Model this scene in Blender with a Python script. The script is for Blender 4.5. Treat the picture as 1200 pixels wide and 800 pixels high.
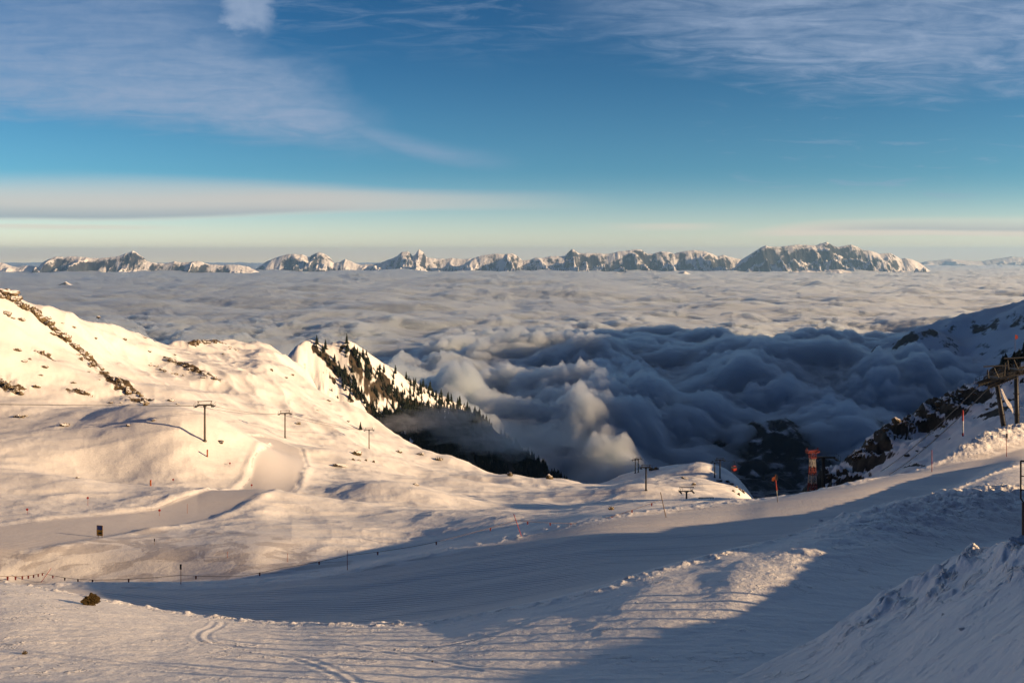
import bpy, bmesh, math, random
import numpy as np
from mathutils import Vector, Matrix

R = math.radians
scene = bpy.context.scene
for o in list(bpy.data.objects):
    bpy.data.objects.remove(o)
COL = scene.collection

# ------------------------------------------------------------------ camera
FPX, U0, V0 = 942.0, 600.0, 302.0          # focal length and horizon of the 1200 x 800 photograph
cam_data = bpy.data.cameras.new("camera")
cam_data.sensor_width = 36.0
cam_data.lens = 36.0 * FPX / 1200.0
cam_data.shift_y = -(400.0 - V0) / 1200.0
cam_data.clip_start = 0.5
cam_data.clip_end = 300000.0
cam = bpy.data.objects.new("camera", cam_data)
cam.location = (0, 0, 0)
cam.rotation_euler = (R(90), 0, 0)
COL.objects.link(cam)
scene.camera = cam

# ------------------------------------------------------------------ light and exposure
SUN_EL, SUN_BEHIND = R(13.0), R(15.0)        # the sun stands low on the right, a little behind the camera
sun_dir = Vector((math.cos(SUN_EL) * math.cos(SUN_BEHIND), -math.cos(SUN_EL) * math.sin(SUN_BEHIND), math.sin(SUN_EL)))
sun_data = bpy.data.lights.new("sun", "SUN")
sun_data.energy = 5.0
sun_data.angle = R(0.5)
sun_data.color = (1.0, 0.66, 0.355)
sun = bpy.data.objects.new("sun", sun_data)
sun.rotation_euler = sun_dir.to_track_quat("Z", "Y").to_euler()
COL.objects.link(sun)

scene.view_settings.view_transform = "Standard"
scene.view_settings.look = "None"
scene.view_settings.exposure = 0.80
scene.view_settings.gamma = 1.0
scene.render.engine = "CYCLES"
cy = scene.cycles
cy.max_bounces = 24
cy.diffuse_bounces = 1
cy.glossy_bounces = 2
cy.volume_bounces = 16
cy.transparent_max_bounces = 16
cy.use_denoising = True
cy.use_adaptive_sampling = False


class G:
    """small helper that writes node graphs as expressions"""
    def __init__(self, tree):
        self.t = tree
        tree.nodes.clear()

    def n(self, kind, **kw):
        nd = self.t.nodes.new(kind)
        for k, v in kw.items():
            setattr(nd, k, v)
        return nd

    def put(self, sock, v):
        if isinstance(v, bpy.types.NodeSocket):
            self.t.links.new(v, sock)
        elif v is not None:
            if sock.type == "RGBA" and len(v) == 3:
                v = (*v, 1.0)
            sock.default_value = v

    def m(self, op, a, b=None, c=None, clamp=False):
        nd = self.n("ShaderNodeMath", operation=op, use_clamp=clamp)
        for s, v in zip(nd.inputs, (a, b, c)):
            self.put(s, v)
        return nd.outputs[0]

    def add(self, a, b): return self.m("ADD", a, b)
    def sub(self, a, b): return self.m("SUBTRACT", a, b)
    def mul(self, a, b, clamp=False): return self.m("MULTIPLY", a, b, clamp=clamp)
    def div(self, a, b): return self.m("DIVIDE", a, b)

    def ss(self, x, a, b, lo=0.0, hi=1.0):
        nd = self.n("ShaderNodeMapRange", interpolation_type="SMOOTHSTEP")
        for i, v in enumerate((x, a, b, lo, hi)):
            self.put(nd.inputs[i], v)
        return nd.outputs[0]

    def lin(self, x, a, b, lo=0.0, hi=1.0):
        nd = self.n("ShaderNodeMapRange", interpolation_type="LINEAR")
        for i, v in enumerate((x, a, b, lo, hi)):
            self.put(nd.inputs[i], v)
        return nd.outputs[0]

    def mix(self, f, a, b, mode="MIX"):
        nd = self.n("ShaderNodeMix", data_type="RGBA", blend_type=mode)
        self.put(nd.inputs[0], f)
        self.put(nd.inputs[6], a)
        self.put(nd.inputs[7], b)
        return nd.outputs[2]

    def noise(self, vec, scale, detail=4.0, rough=0.5, lac=2.0, dist=0.0):
        nd = self.n("ShaderNodeTexNoise", noise_dimensions="3D")
        if vec is not None:
            self.put(nd.inputs["Vector"], vec)
        nd.inputs["Scale"].default_value = scale
        nd.inputs["Detail"].default_value = detail
        nd.inputs["Roughness"].default_value = rough
        nd.inputs["Lacunarity"].default_value = lac
        nd.inputs["Distortion"].default_value = dist
        return nd.outputs["Fac"]

    def vec(self, x, y, z):
        nd = self.n("ShaderNodeCombineXYZ")
        for s, v in zip(nd.inputs, (x, y, z)):
            self.put(s, v)
        return nd.outputs[0]

    def mapping(self, vec, loc=(0, 0, 0), rot=(0, 0, 0), scale=(1, 1, 1)):
        nd = self.n("ShaderNodeMapping")
        self.put(nd.inputs["Vector"], vec)
        nd.inputs["Location"].default_value = loc
        nd.inputs["Rotation"].default_value = rot
        nd.inputs["Scale"].default_value = scale
        return nd.outputs[0]

    def bump(self, height, dist, strength=1.0, normal=None):
        nd = self.n("ShaderNodeBump")
        nd.inputs["Strength"].default_value = strength
        nd.inputs["Distance"].default_value = dist
        self.put(nd.inputs["Height"], height)
        if normal is not None:
            self.put(nd.inputs["Normal"], normal)
        return nd.outputs[0]

    def attr(self, name):
        return self.n("ShaderNodeAttribute", attribute_name=name).outputs["Fac"]


# ------------------------------------------------------------------ world: Nishita sky with thin cloud veils
world = bpy.data.worlds.new("World")
scene.world = world
world.use_nodes = True
g = G(world.node_tree)
sky = g.n("ShaderNodeTexSky", sky_type="NISHITA")
sky.sun_disc = False
sky.sun_elevation = SUN_EL
sky.sun_rotation = R(90) + SUN_BEHIND
sky.altitude = 2400.0
sky.air_density = 1.0
sky.dust_density = 0.6
sky.ozone_density = 3.0
tc = g.n("ShaderNodeTexCoord")
sep = g.n("ShaderNodeSeparateXYZ")
g.put(sep.inputs[0], tc.outputs["Generated"])
dx, dy, dz = sep.outputs
ysafe = g.m("MAXIMUM", dy, 0.05)
P = g.div(dx, ysafe)                        # tangent of the bearing from due north
Q = g.div(dz, ysafe)                        # tangent of the height above the horizon
north = g.ss(dy, 0.10, 0.50)
def wisp(su, sv, detail, rough, dist=0.0, off=(0, 0, 0)):
    return g.noise(g.mapping(g.vec(P, Q, 0.0), loc=off, scale=(su, sv, 1)), 1.0, detail, rough, 2.0, dist)
n_broad = wisp(3.0, 9.0, 5, 0.55, 0.4)
n_fine = wisp(9.0, 60.0, 6, 0.62, 0.8, (3, 1, 0))
n_rip = wisp(40.0, 70.0, 4, 0.6, 0.5, (5, 2, 0))
def band(x, a, b, c, d):
    return g.mul(g.ss(x, a, b), g.ss(x, c, d, 1.0, 0.0))
# left veil with a tail that runs down to the right
edge = g.add(0.162, g.mul(-0.055, g.ss(P, -0.64, -0.02)))
veil = g.mul(g.ss(g.add(Q, g.mul(0.045, g.sub(n_fine, 0.5))), edge, g.add(edge, 0.045)),
             g.ss(g.add(P, g.mul(0.35, g.sub(n_broad, 0.5))), g.sub(-0.13, g.mul(0.9, g.sub(Q, 0.15))), g.sub(-0.27, g.mul(0.9, g.sub(Q, 0.15)))))
veil = g.mul(veil, g.ss(Q, 0.17, 0.34, 1.0, 0.55))
tail = g.mul(band(g.sub(Q, g.add(0.118, g.mul(0.95, g.m("POWER", g.m("ABSOLUTE", g.m("MINIMUM", g.sub(P, 0.0), 0.0)), 1.9)))), -0.016, 0.0, 0.0, 0.022), band(P, -0.5, -0.3, -0.1, 0.03))
veil = g.m("MAXIMUM", veil, g.mul(tail, 0.6))
# little bright puff at the top
puff = g.mul(band(g.add(P, g.mul(0.03, g.sub(n_rip, 0.5))), -0.375, -0.345, -0.312, -0.288), g.ss(g.add(Q, g.mul(0.03, g.sub(n_rip, 0.5))), 0.265, 0.30))
# upper right veil
redge = g.add(0.185, g.mul(0.05, g.ss(P, 0.45, 0.1)))
rveil = g.mul(g.ss(g.add(Q, g.mul(0.10, g.sub(n_fine, 0.5))), redge, g.add(redge, 0.07)), g.ss(g.add(P, g.mul(0.35, g.sub(n_broad, 0.5))), 0.0, 0.30))
rwisp = g.mul(g.ss(n_fine, 0.54, 0.70), g.mul(band(Q, 0.05, 0.09, 0.16, 0.22), g.ss(P, 0.1, 0.45)))
topl = g.mul(g.ss(n_fine, 0.42, 0.72), g.ss(Q, 0.22, 0.30))
high = g.m("MAXIMUM", g.m("MAXIMUM", g.mul(veil, g.ss(n_fine, 0.12, 0.75, 0.45, 1.0)), g.mul(puff, 0.9)),
           g.m("MAXIMUM", g.mul(rveil, g.ss(n_fine, 0.2, 0.8, 0.25, 1.0)), g.m("MAXIMUM", g.mul(rwisp, 0.35), g.mul(topl, 0.35))))
high = g.mul(high, g.ss(n_rip, 0.2, 0.75, 0.78, 1.0))
# low band of altostratus on the left, lens on the right, creamy stripes at the horizon
qn = g.add(Q, g.mul(0.014, g.sub(wisp(2.5, 25.0, 4, 0.5, 0.2, (9, 4, 0)), 0.5)))
low1 = g.mul(band(qn, g.add(0.042, g.mul(0.016, g.ss(P, -0.6, 0.0))), g.add(0.050, g.mul(0.016, g.ss(P, -0.6, 0.0))), g.add(0.066, g.mul(0.008, g.ss(P, -0.6, -0.1))), g.sub(0.115, g.mul(0.03, g.ss(P, -0.6, 0.0)))), g.ss(P, -0.3, 0.17, 1.0, 0.0))
low2 = g.mul(band(qn, 0.0255, 0.028, 0.033, g.add(0.036, g.mul(0.018, g.ss(P, 0.25, 0.42)))), g.ss(P, 0.26, 0.36))
low3 = g.mul(band(qn, 0.033, 0.040, 0.041, 0.047), band(P, 0.08, 0.2, 0.2, 0.3))
low4 = g.mul(band(qn, 0.033, 0.037, 0.038, 0.042), g.ss(P, -0.55, -0.35, 1.0, 0.0))
hor = g.mul(band(g.add(Q, g.mul(0.006, g.sub(wisp(1.5, 160.0, 3, 0.5, 0.0, (2, 7, 0)), 0.5))), -0.004, 0.002, 0.006, 0.016), 0.5)
cream = g.m("MAXIMUM", g.m("MAXIMUM", low1, low2), g.m("MAXIMUM", g.mul(low3, 0.6), g.m("MAXIMUM", g.mul(low4, 0.7), hor)))
greyp = g.mul(low1, g.ss(qn, 0.048, 0.070, 1.0, 0.35))
greyr = g.mul(g.mul(low2, band(qn, 0.031, 0.036, 0.042, 0.047)), g.ss(P, 0.3, 0.5))
HIGH_C, CREAM_C, GREY_C = (3.6, 4.7, 6.6), (11.0, 8.8, 7.0), (4.3, 4.4, 5.0)
tint = g.mix(g.ss(Q, -0.005, 0.115), (2.95, 2.15, 1.62), g.mix(g.ss(Q, 0.10, 0.32), (0.64, 1.15, 1.15), (0.27, 0.80, 1.02)))
skyc = g.mix(1.0, sky.outputs[0], g.mix(north, (0.12, 0.38, 0.72), tint), "MULTIPLY")  # sky beside and behind the camera dimmed and blued for darker shadows
skyc = g.mix(1.0, skyc, g.mix(g.ss(dz, 0.30, 0.60), (1, 1, 1), (0.17, 0.21, 0.27)), "MULTIPLY")   # sky overhead dimmed to weaken the fill light in shade
c1 = g.mix(g.mul(g.mul(high, north), 0.95), skyc, HIGH_C)
c2 = g.mix(g.mul(g.mul(cream, north), 0.72), c1, g.mix(g.m("MAXIMUM", greyp, g.mul(greyr, 0.8)), CREAM_C, GREY_C))
bg = g.n("ShaderNodeBackground")
g.put(bg.inputs[0], c2)
SKY_STRENGTH = 0.050
bg.inputs[1].default_value = SKY_STRENGTH
wo = g.n("ShaderNodeOutputWorld")
g.t.links.new(bg.outputs[0], wo.inputs[0])


# ------------------------------------------------------------------ numeric helpers
_rng = np.random.RandomState(11)
_ang = _rng.rand(1024) * 2 * np.pi
_GX, _GY = np.cos(_ang), np.sin(_ang)

def perlin(x, y, seed=0):
    xi = np.floor(x).astype(np.int64); yi = np.floor(y).astype(np.int64)
    fx = x - xi; fy = y - yi
    def grad(ix, iy, gx, gy):
        h = (ix * 374761393 + iy * 668265263 + seed * 1442695041) & 0xFFFFFFFF
        h = ((h ^ (h >> 13)) * 1274126177) & 0xFFFFFFFF
        h = (h ^ (h >> 16)) & 1023
        return _GX[h] * gx + _GY[h] * gy
    ux = fx * fx * fx * (fx * (fx * 6 - 15) + 10)
    uy = fy * fy * fy * (fy * (fy * 6 - 15) + 10)
    a = grad(xi, yi, fx, fy); b = grad(xi + 1, yi, fx - 1, fy)
    c = grad(xi, yi + 1, fx, fy - 1); d = grad(xi + 1, yi + 1, fx - 1, fy - 1)
    return ((a + (b - a) * ux) + ((c + (d - c) * ux) - (a + (b - a) * ux)) * uy) * 1.5

def fbm(x, y, octaves=4, seed=0, gain=0.5, lac=2.03):
    s = 0.0; a = 1.0
    for k in range(octaves):
        s = s + a * perlin(x, y, seed + k * 17); a *= gain
        x, y = x * lac + 13.7, y * lac - 7.3
    return s

def ridged(x, y, octaves=5, seed=0, gain=0.5, lac=2.07):
    s = 0.0; a = 1.0; w = 1.0
    for k in range(octaves):
        n = (1.0 - np.abs(perlin(x, y, seed + k * 31))) ** 2
        s = s + a * n * w
        w = np.clip(n * 1.6, 0, 1); a *= gain
        x, y = x * lac + 5.1, y * lac + 3.7
    return s

def billow(x, y, octaves=5, seed=0, gain=0.5, lac=2.05):
    s = 0.0; a = 1.0
    for k in range(octaves):
        s = s + a * (np.abs(perlin(x, y, seed + k * 23)) * 2 - 0.45); a *= gain
        x, y = x * lac + 1.9, y * lac + 8.8
    return s

def sstep(x, a, b):
    t = np.clip((x - a) / (b - a), 0, 1)
    return t * t * (3 - 2 * t)

def pchip(xk, yk, x):
    """monotone cubic interpolation; yk may be (n,) or (n, m)"""
    xk = np.asarray(xk, float); yk = np.asarray(yk, float); x = np.asarray(x, float)
    flat = yk.ndim == 1
    if flat: yk = yk[:, None]
    h = np.diff(xk)[:, None]; dl = np.diff(yk, axis=0) / h
    m = np.zeros_like(yk)
    if len(xk) > 2:
        w1 = 2 * h[1:] + h[:-1]; w2 = h[1:] + 2 * h[:-1]
        ok = dl[:-1] * dl[1:] > 0
        with np.errstate(divide="ignore", invalid="ignore"):
            hm = (w1 + w2) / (w1 / dl[:-1] + w2 / dl[1:])
        m[1:-1] = np.where(ok, hm, 0.0)
    m[0] = dl[0]; m[-1] = dl[-1]
    i = np.clip(np.searchsorted(xk, x) - 1, 0, len(xk) - 2)
    t = ((x - xk[i]) / (xk[i + 1] - xk[i]))[:, None]
    t = np.clip(t, 0, 1)
    hh = (xk[i + 1] - xk[i])[:, None]
    h00 = 2 * t**3 - 3 * t**2 + 1; h10 = t**3 - 2 * t**2 + t; h01 = -2 * t**3 + 3 * t**2; h11 = t**3 - t**2
    r = h00 * yk[i] + h10 * hh * m[i] + h01 * yk[i + 1] + h11 * hh * m[i + 1]
    return r[:, 0] if flat else r

def grid_mesh(name, X, Y, Z, material, attrs=None, smooth=True):
    nr, nc = X.shape
    co = np.stack([X, Y, Z], -1).reshape(-1, 3).astype(np.float32)
    idx = np.arange(nr * nc).reshape(nr, nc)
    q = np.stack([idx[:-1, :-1], idx[:-1, 1:], idx[1:, 1:], idx[1:, :-1]], -1).reshape(-1, 4)
    return raw_mesh(name, co, q, material, attrs, smooth)

def raw_mesh(name, co, quads, material, attrs=None, smooth=True):
    me = bpy.data.meshes.new(name)
    me.vertices.add(len(co)); me.vertices.foreach_set("co", np.ascontiguousarray(co, np.float32).ravel())
    k = quads.shape[1]
    me.loops.add(quads.size); me.loops.foreach_set("vertex_index", np.ascontiguousarray(quads, np.int32).ravel())
    me.polygons.add(len(quads))
    me.polygons.foreach_set("loop_start", np.arange(0, quads.size, k, dtype=np.int32))
    me.polygons.foreach_set("use_smooth", np.full(len(quads), smooth))
    me.update(calc_edges=True)
    for an, av in (attrs or {}).items():
        a = me.attributes.new(an, "FLOAT", "POINT")
        a.data.foreach_set("value", np.ascontiguousarray(av, np.float32).ravel())
    me.materials.append(material)
    ob = bpy.data.objects.new(name, me)
    COL.objects.link(ob)
    return ob

def tag(o, label=None, cat=None, group=None, kind=None):
    if label: o["label"] = label
    if cat: o["category"] = cat
    if group: o["group"] = group
    if kind: o["kind"] = kind
    return o

def structure(o, label, cat):
    return tag(o, label, cat, kind="structure")


# ------------------------------------------------------------------ materials
def new_mat(name):
    m = bpy.data.materials.new(name); m.use_nodes = True
    return m, G(m.node_tree)

def principled(g, color, rough=0.6, normal=None, metal=0.0, spec=0.3, **kw):
    b = g.n("ShaderNodeBsdfPrincipled")
    g.put(b.inputs["Base Color"], color); g.put(b.inputs["Roughness"], rough)
    b.inputs["Metallic"].default_value = metal
    b.inputs["Specular IOR Level"].default_value = spec
    if normal is not None: g.put(b.inputs["Normal"], normal)
    for k, v in kw.items(): g.put(b.inputs[k], v)
    o = g.n("ShaderNodeOutputMaterial")
    g.t.links.new(b.outputs[0], o.inputs[0])
    return b

def simple_mat(name, color, rough=0.6, metal=0.0, vary=0.25, scale=3.0, spec=0.3):
    m, g = new_mat(name)
    co = g.n("ShaderNodeTexCoord").outputs["Object"]
    n = g.noise(co, scale, 5, 0.6)
    dark = tuple(c * (1 - vary) for c in color); light = tuple(min(1, c * (1 + vary)) for c in color)
    c = g.mix(g.ss(n, 0.3, 0.7), dark, light)
    principled(g, c, g.lin(n, 0.3, 0.7, max(0.05, rough - 0.12), min(1, rough + 0.12)), g.bump(n, 0.01, 0.4), metal, spec)
    return m

def snow_near():
    m, g = new_mat("snow")
    co = g.n("ShaderNodeTexCoord").outputs["Object"]
    groom = g.attr("groom"); rough_s = g.attr("rough")
    sas = g.noise(g.mapping(co, rot=(0, 0, R(25)), scale=(0.35, 1.5, 1)), 1.0, 5, 0.55, dist=0.6)
    fine = g.noise(co, 2.6, 5, 0.62)
    grain = g.noise(co, 11.0, 3, 0.6)
    clod = g.ss(g.noise(co, 1.7, 4, 0.6, dist=0.5), 0.52, 0.75)
    h = g.add(g.mul(sas, g.sub(0.13, g.mul(groom, 0.09))), g.add(g.mul(fine, g.sub(0.075, g.mul(groom, 0.045))), g.mul(grain, 0.018)))
    h = g.add(h, g.mul(g.mul(clod, rough_s), 0.22))
    cord = g.n("ShaderNodeTexWave", wave_type="BANDS", bands_direction="Y")
    g.put(cord.inputs["Vector"], g.mapping(co, rot=(0, 0, R(14)))); cord.inputs["Scale"].default_value = 0.55; cord.inputs["Distortion"].default_value = 0.6; cord.inputs["Detail"].default_value = 2
    h = g.add(h, g.mul(g.mul(cord.outputs["Fac"], g.ss(groom, 0.5, 0.85)), 0.035))
    n = g.bump(h, 1.0, 0.9)
    patch = g.noise(g.mapping(co, rot=(0, 0, R(18)), scale=(0.13, 0.26, 0.2)), 1.0, 5, 0.6, dist=1.2)
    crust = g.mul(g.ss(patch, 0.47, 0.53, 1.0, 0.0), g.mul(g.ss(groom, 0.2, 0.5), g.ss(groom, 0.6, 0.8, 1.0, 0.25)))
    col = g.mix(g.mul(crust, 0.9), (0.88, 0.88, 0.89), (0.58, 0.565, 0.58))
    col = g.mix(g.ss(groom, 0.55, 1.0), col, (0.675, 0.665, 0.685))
    col = g.mix(g.mul(g.ss(fine, 0.4, 0.7), 0.12), col, (0.70, 0.70, 0.72))
    rk = g.attr("rock")
    rn = g.noise(co, 0.5, 6, 0.65)
    rock = g.ss(g.add(rk, g.mul(0.9, g.sub(rn, 0.5))), 0.48, 0.56)
    rcol = g.mix(g.ss(g.noise(co, 0.9, 5, 0.65), 0.35, 0.65), (0.045, 0.034, 0.024), (0.17, 0.125, 0.075))
    col = g.mix(rock, col, rcol)
    principled(g, col, g.mix(rock, (0.55, 0.55, 0.55), (0.9, 0.9, 0.9)), n, spec=0.25)
    return m

def snow_far(name, scale, lo, hi, rock_a, rock_b, bumpd, snow=(0.84, 0.85, 0.87), namp=0.35, zs=1.0):
    m, g = new_mat(name)
    co = g.n("ShaderNodeTexCoord").outputs["Object"]
    nz = g.n("ShaderNodeSeparateXYZ"); g.put(nz.inputs[0], g.n("ShaderNodeNewGeometry").outputs["Normal"])
    n1 = g.noise(g.mapping(co, scale=(1, 1, zs)), scale, 7, 0.66)
    s = g.add(nz.outputs[2], g.mul(namp, g.sub(n1, 0.5)))
    extra = g.attr("rock")
    f = g.ss(g.sub(s, g.mul(extra, 0.5)), lo, hi)
    rc = g.mix(g.ss(g.noise(co, scale * 2.3, 5, 0.6), 0.3, 0.7), rock_a, rock_b)
    principled(g, g.mix(f, rc, snow), 0.75, g.bump(n1, bumpd, 0.8), spec=0.15)
    return m

MAT_SNOW = snow_near()
MAT_RANGE = snow_far("alpine_snow_and_rock", 0.0034, 0.50, 0.68, (0.022, 0.03, 0.042), (0.06, 0.065, 0.07), 90.0, namp=1.3, zs=0.45)
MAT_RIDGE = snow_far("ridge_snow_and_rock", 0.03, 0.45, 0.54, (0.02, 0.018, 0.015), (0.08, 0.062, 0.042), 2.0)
MAT_SLOPE = snow_far("slope_snow_and_rock", 0.09, 0.50, 0.58, (0.012, 0.012, 0.012), (0.06, 0.05, 0.04), 0.6)
MAT_MASSIF = snow_far("massif_snow_and_rock", 0.02, 0.62, 0.74, (0.02, 0.024, 0.03), (0.06, 0.058, 0.056), 4.0, namp=1.1, zs=0.5)
MAT_VALLEY = snow_far("valley_forest_and_snow", 0.02, 0.90, 1.12, (0.010, 0.016, 0.018), (0.022, 0.03, 0.03), 5.0, namp=0.6)

# ------------------------------------------------------------------ near snow field, basin and left hill (one sheet)
# knots: from the camera outward, each a depth (m) and the level at which a level line of sight meets it
def uv_z(v, d): return -(v - V0) / FPX * d
KN = {  # u: [(d, v), ...] from the lip of the near snow outwards
 -300: [(72, 668), (88, 690), (130, 700), (170, 650), (210, 600), (255, 550), (280, 500), (300, 440), (325, 350), (350, 280)],
 0:   [(63, 683), (79, 690), (130, 687), (165, 640), (200, 600), (245, 555), (285, 520), (318, 488), (360, 420), (425, 340)],
 100: [(59, 699), (82, 683), (130, 680), (158, 640), (195, 600), (240, 558), (285, 520), (320, 490), (385, 435), (480, 380)],
 200: [(57, 717), (84, 683), (128, 678), (153, 640), (188, 600), (222, 560), (258, 520), (305, 490), (430, 440), (610, 400)],
 300: [(54, 728), (86, 678), (125, 672), (145, 640), (178, 600), (222, 560), (285, 521), (350, 490), (500, 440), (720, 402)],
 340: [(53, 730), (86, 674), (125, 668), (147, 635), (182, 600), (232, 560), (300, 525), (370, 495), (510, 455), (715, 425)],
 400: [(50.5, 732), (87, 668), (125, 661), (148, 630), (183, 600), (245, 560), (315, 532), (390, 507), (480, 490), (600, 476)],
 500: [(50, 729), (89, 649), (125, 642), (148, 620), (178, 600), (222, 580), (285, 562), (350, 548), (410, 538), (480, 528)],
 600: [(49.6, 713), (92, 628), (125, 621), (142, 610), (163, 600), (195, 590), (238, 579), (290, 569), (335, 562), (380, 557)],
 700: [(50.2, 691), (95, 607), (125, 602), (148, 597), (178, 592), (212, 586), (252, 580), (295, 576), (325, 573), (355, 571)],
 760: [(52.6, 671), (98, 599), (130, 596), (150, 592), (185, 586), (215, 579), (255, 571), (300, 564), (350, 557), (400, 552)],
 820: [(55.8, 655), (101, 593), (135, 594), (155, 590), (188, 583), (220, 576), (260, 568), (300, 561), (345, 554), (390, 549)],
 860: [(57.2, 645), (104, 588), (138, 592), (158, 590), (190, 586), (225, 580), (265, 574), (300, 570), (335, 567), (370, 565)],
 900: [(60, 636), (106, 583), (140, 600), (160, 604), (190, 606), (230, 608), (265, 609), (300, 610), (335, 610), (365, 610)],
 1000:[(71, 609), (113, 566), (140, 590), (160, 620), (190, 650), (230, 670), (265, 680), (300, 680), (335, 680), (365, 680)],
 1100:[(89, 580), (127, 545), (150, 570), (170, 610), (200, 650), (230, 670), (265, 680), (300, 680), (335, 680), (365, 680)],
 1200:[(112, 543), (152, 508), (200, 530), (225, 570), (245, 610), (260, 640), (280, 660), (300, 670), (335, 680), (365, 680)],
 1400:[(118, 540), (152, 518), (185, 570), (215, 600), (260, 600), (280, 630), (295, 650), (310, 660), (335, 680), (365, 680)],
}
us = sorted(KN)
nk = len(KN[0])
BS = [1, 1, 0.79, 0.76, 0.77] + [0.80] * 5                       # how far the basin lies beyond the run
kd = np.array([[KN[u][k][0] * BS[k] for k in range(nk)] for u in us], float)
for _i, _u in enumerate(us):
    kd[_i, 3:] *= float(np.interp(_u, [-300, 0, 100, 200, 300, 400], [0.84, 0.85, 0.87, 0.90, 0.95, 1.0]))
    kd[_i, 4:] *= float(np.interp(_u, [520, 680, 900, 1000], [1.0, 1.2, 1.2, 1.0]))
    if 450 < _u < 880: kd[_i, 2:5] *= (1.07, 1.09, 1.06)
kd[:, 2] = np.maximum(kd[:, 2], kd[:, 1] * 1.06); kd[:, 3] = np.maximum(kd[:, 3], kd[:, 2] * 1.07); kd[:, 4] = np.maximum(kd[:, 4], kd[:, 3] * 1.08)
kv = np.array([[KN[u][k][1] for k in range(nk)] for u in us], float)
pc = np.concatenate([np.linspace(-3.2, -0.70, 90)[:-1], np.linspace(-0.70, 0.72, 1150), np.linspace(0.72, 4.5, 160)[1:]])
ucol = np.clip(pc * FPX + U0, us[0], us[-1])
KD = np.exp(pchip(us, np.log(kd), ucol)); KV = pchip(us, kv, ucol)
KZ = -(KV - V0) / FPX * KD
nrow = 820
rd = np.exp(np.concatenate([np.linspace(np.log(3), np.log(11), 50)[:-1], np.linspace(np.log(11), np.log(26), 240)[:-1], np.linspace(np.log(26), np.log(160), 420)[:-1],
                            np.linspace(np.log(160), np.log(760), 330)[:-1], np.linspace(np.log(760), np.log(2600), 33)]))
nrow, ncol = len(rd), len(pc)
Z = np.zeros((nrow, ncol))
lrd = np.log(rd)
for j in range(ncol):
    d, z = KD[j], KZ[j]
    dk = np.concatenate([[2.0, 12.0, 30.0], [d[0]], [d[0] + 0.38 * (d[1] - d[0])], d[1:], [d[-1] * 1.15, d[-1] * 1.6, d[-1] * 2.4, 4000.0]])
    zl = z[0]
    zk = np.concatenate([[-3.5, -7.2, -15.86 + 0.0], [zl], [zl + 0.60 * (z[1] - zl)], z[1:], [z[-1] - 0.10 * d[-1], z[-1] - 0.38 * d[-1], -470.0, -900.0]])
    if zk[-2] > zk[-3]: zk[-2] = zk[-3] - 60
    Z[:, j] = pchip(np.log(dk), zk, lrd)
X = pc[None, :] * rd[:, None]; Y = np.repeat(rd[:, None], ncol, 1)
Ug = np.repeat((pc * FPX + U0)[None, :], nrow, 0)
LIP = np.interp(pc, (np.array(us) - U0) / FPX, kd[:, 0])[None, :]
EDGE = np.interp(pc, (np.array(us) - U0) / FPX, kd[:, 1])[None, :]
on_piste = sstep(Y, LIP + 1.5, LIP + 5) * (1 - sstep(Y, EDGE - 4, EDGE - 0.5))
far = sstep(Y, EDGE + 6, EDGE + 50)
near = 1 - sstep(Y, LIP - 6, LIP + 2)

# groomed run in the basin: a winding strip in plan
def vis_point(u, v):
    """first place where the line of sight (u, v) meets the sheet as built so far"""
    j = int(np.argmin(np.abs(pc - (u - U0) / FPX)))
    zr = -(v - V0) / FPX * rd
    hit = np.where((Z[:, j] >= zr) & (rd > 14))[0]
    i = hit[0] if len(hit) else len(rd) - 1
    if i > 0:
        a0 = zr[i - 1] - Z[i - 1, j]; a1 = zr[i] - Z[i, j]
        f = a0 / (a0 - a1) if a0 != a1 else 0
        f = min(max(f, 0), 1)
        d = rd[i - 1] + f * (rd[i] - rd[i - 1])
    else:
        d = rd[0]
    return Vector(((u - U0) / FPX * d, d, -(v - V0) / FPX * d))
def line_dist(X, Y, pts):
    """distance to a polyline in plan and the fraction along it (0..n-1)"""
    best = np.full(X.shape, 1e9); par = np.zeros(X.shape)
    for k in range(len(pts) - 1):
        ax, ay = pts[k][0], pts[k][1]; bx, by = pts[k + 1][0], pts[k + 1][1]
        ex, ey = bx - ax, by - ay
        t = np.clip(((X - ax) * ex + (Y - ay) * ey) / (ex * ex + ey * ey), 0, 1)
        d = np.hypot(X - ax - t * ex, Y - ay - t * ey)
        w = d < best
        best = np.where(w, d, best); par = np.where(w, k + t, par)
    return best, par

def along(par, vals):
    return np.interp(par, np.arange(len(vals)), vals)

groom = np.zeros(Z.shape); rough = np.zeros(Z.shape); rock = np.zeros(Z.shape)
runs = [([(288, 514), (318, 518), (336, 527), (337, 541), (318, 560), (278, 579), (210, 598), (120, 613), (0, 630)], [3, 4, 4.6, 5, 5.5, 6.2, 7, 8, 9]),
        ([(-60, 655), (60, 655), (160, 652), (260, 662), (330, 672)], [14, 14, 13, 11, 9])]
for uvs, wid in runs:
    pts = [vis_point(*q) for q in uvs]
    d, par = line_dist(X, Y, pts)
    w = along(par, wid)
    dn = d + 0.9 * perlin(X / 9, Y / 9, 5)
    m = 1 - sstep(dn, w * 0.82, w * 1.06)
    k_ = 1.0 if wid[0] < 6 else 0.5
    groom = np.maximum(groom, m * k_)
    Z -= 0.18 * k_ * (1 - sstep(d, w * 0.75, w * 1.3))
    if k_ == 1.0: Z += 0.20 * np.exp(-((d - w * 1.12) / (w * 0.16)) ** 2)
groom = np.maximum(groom, on_piste * 0.85)
groom = np.maximum(groom, near * sstep(Y, 26, 34) * 0.2)

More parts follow.
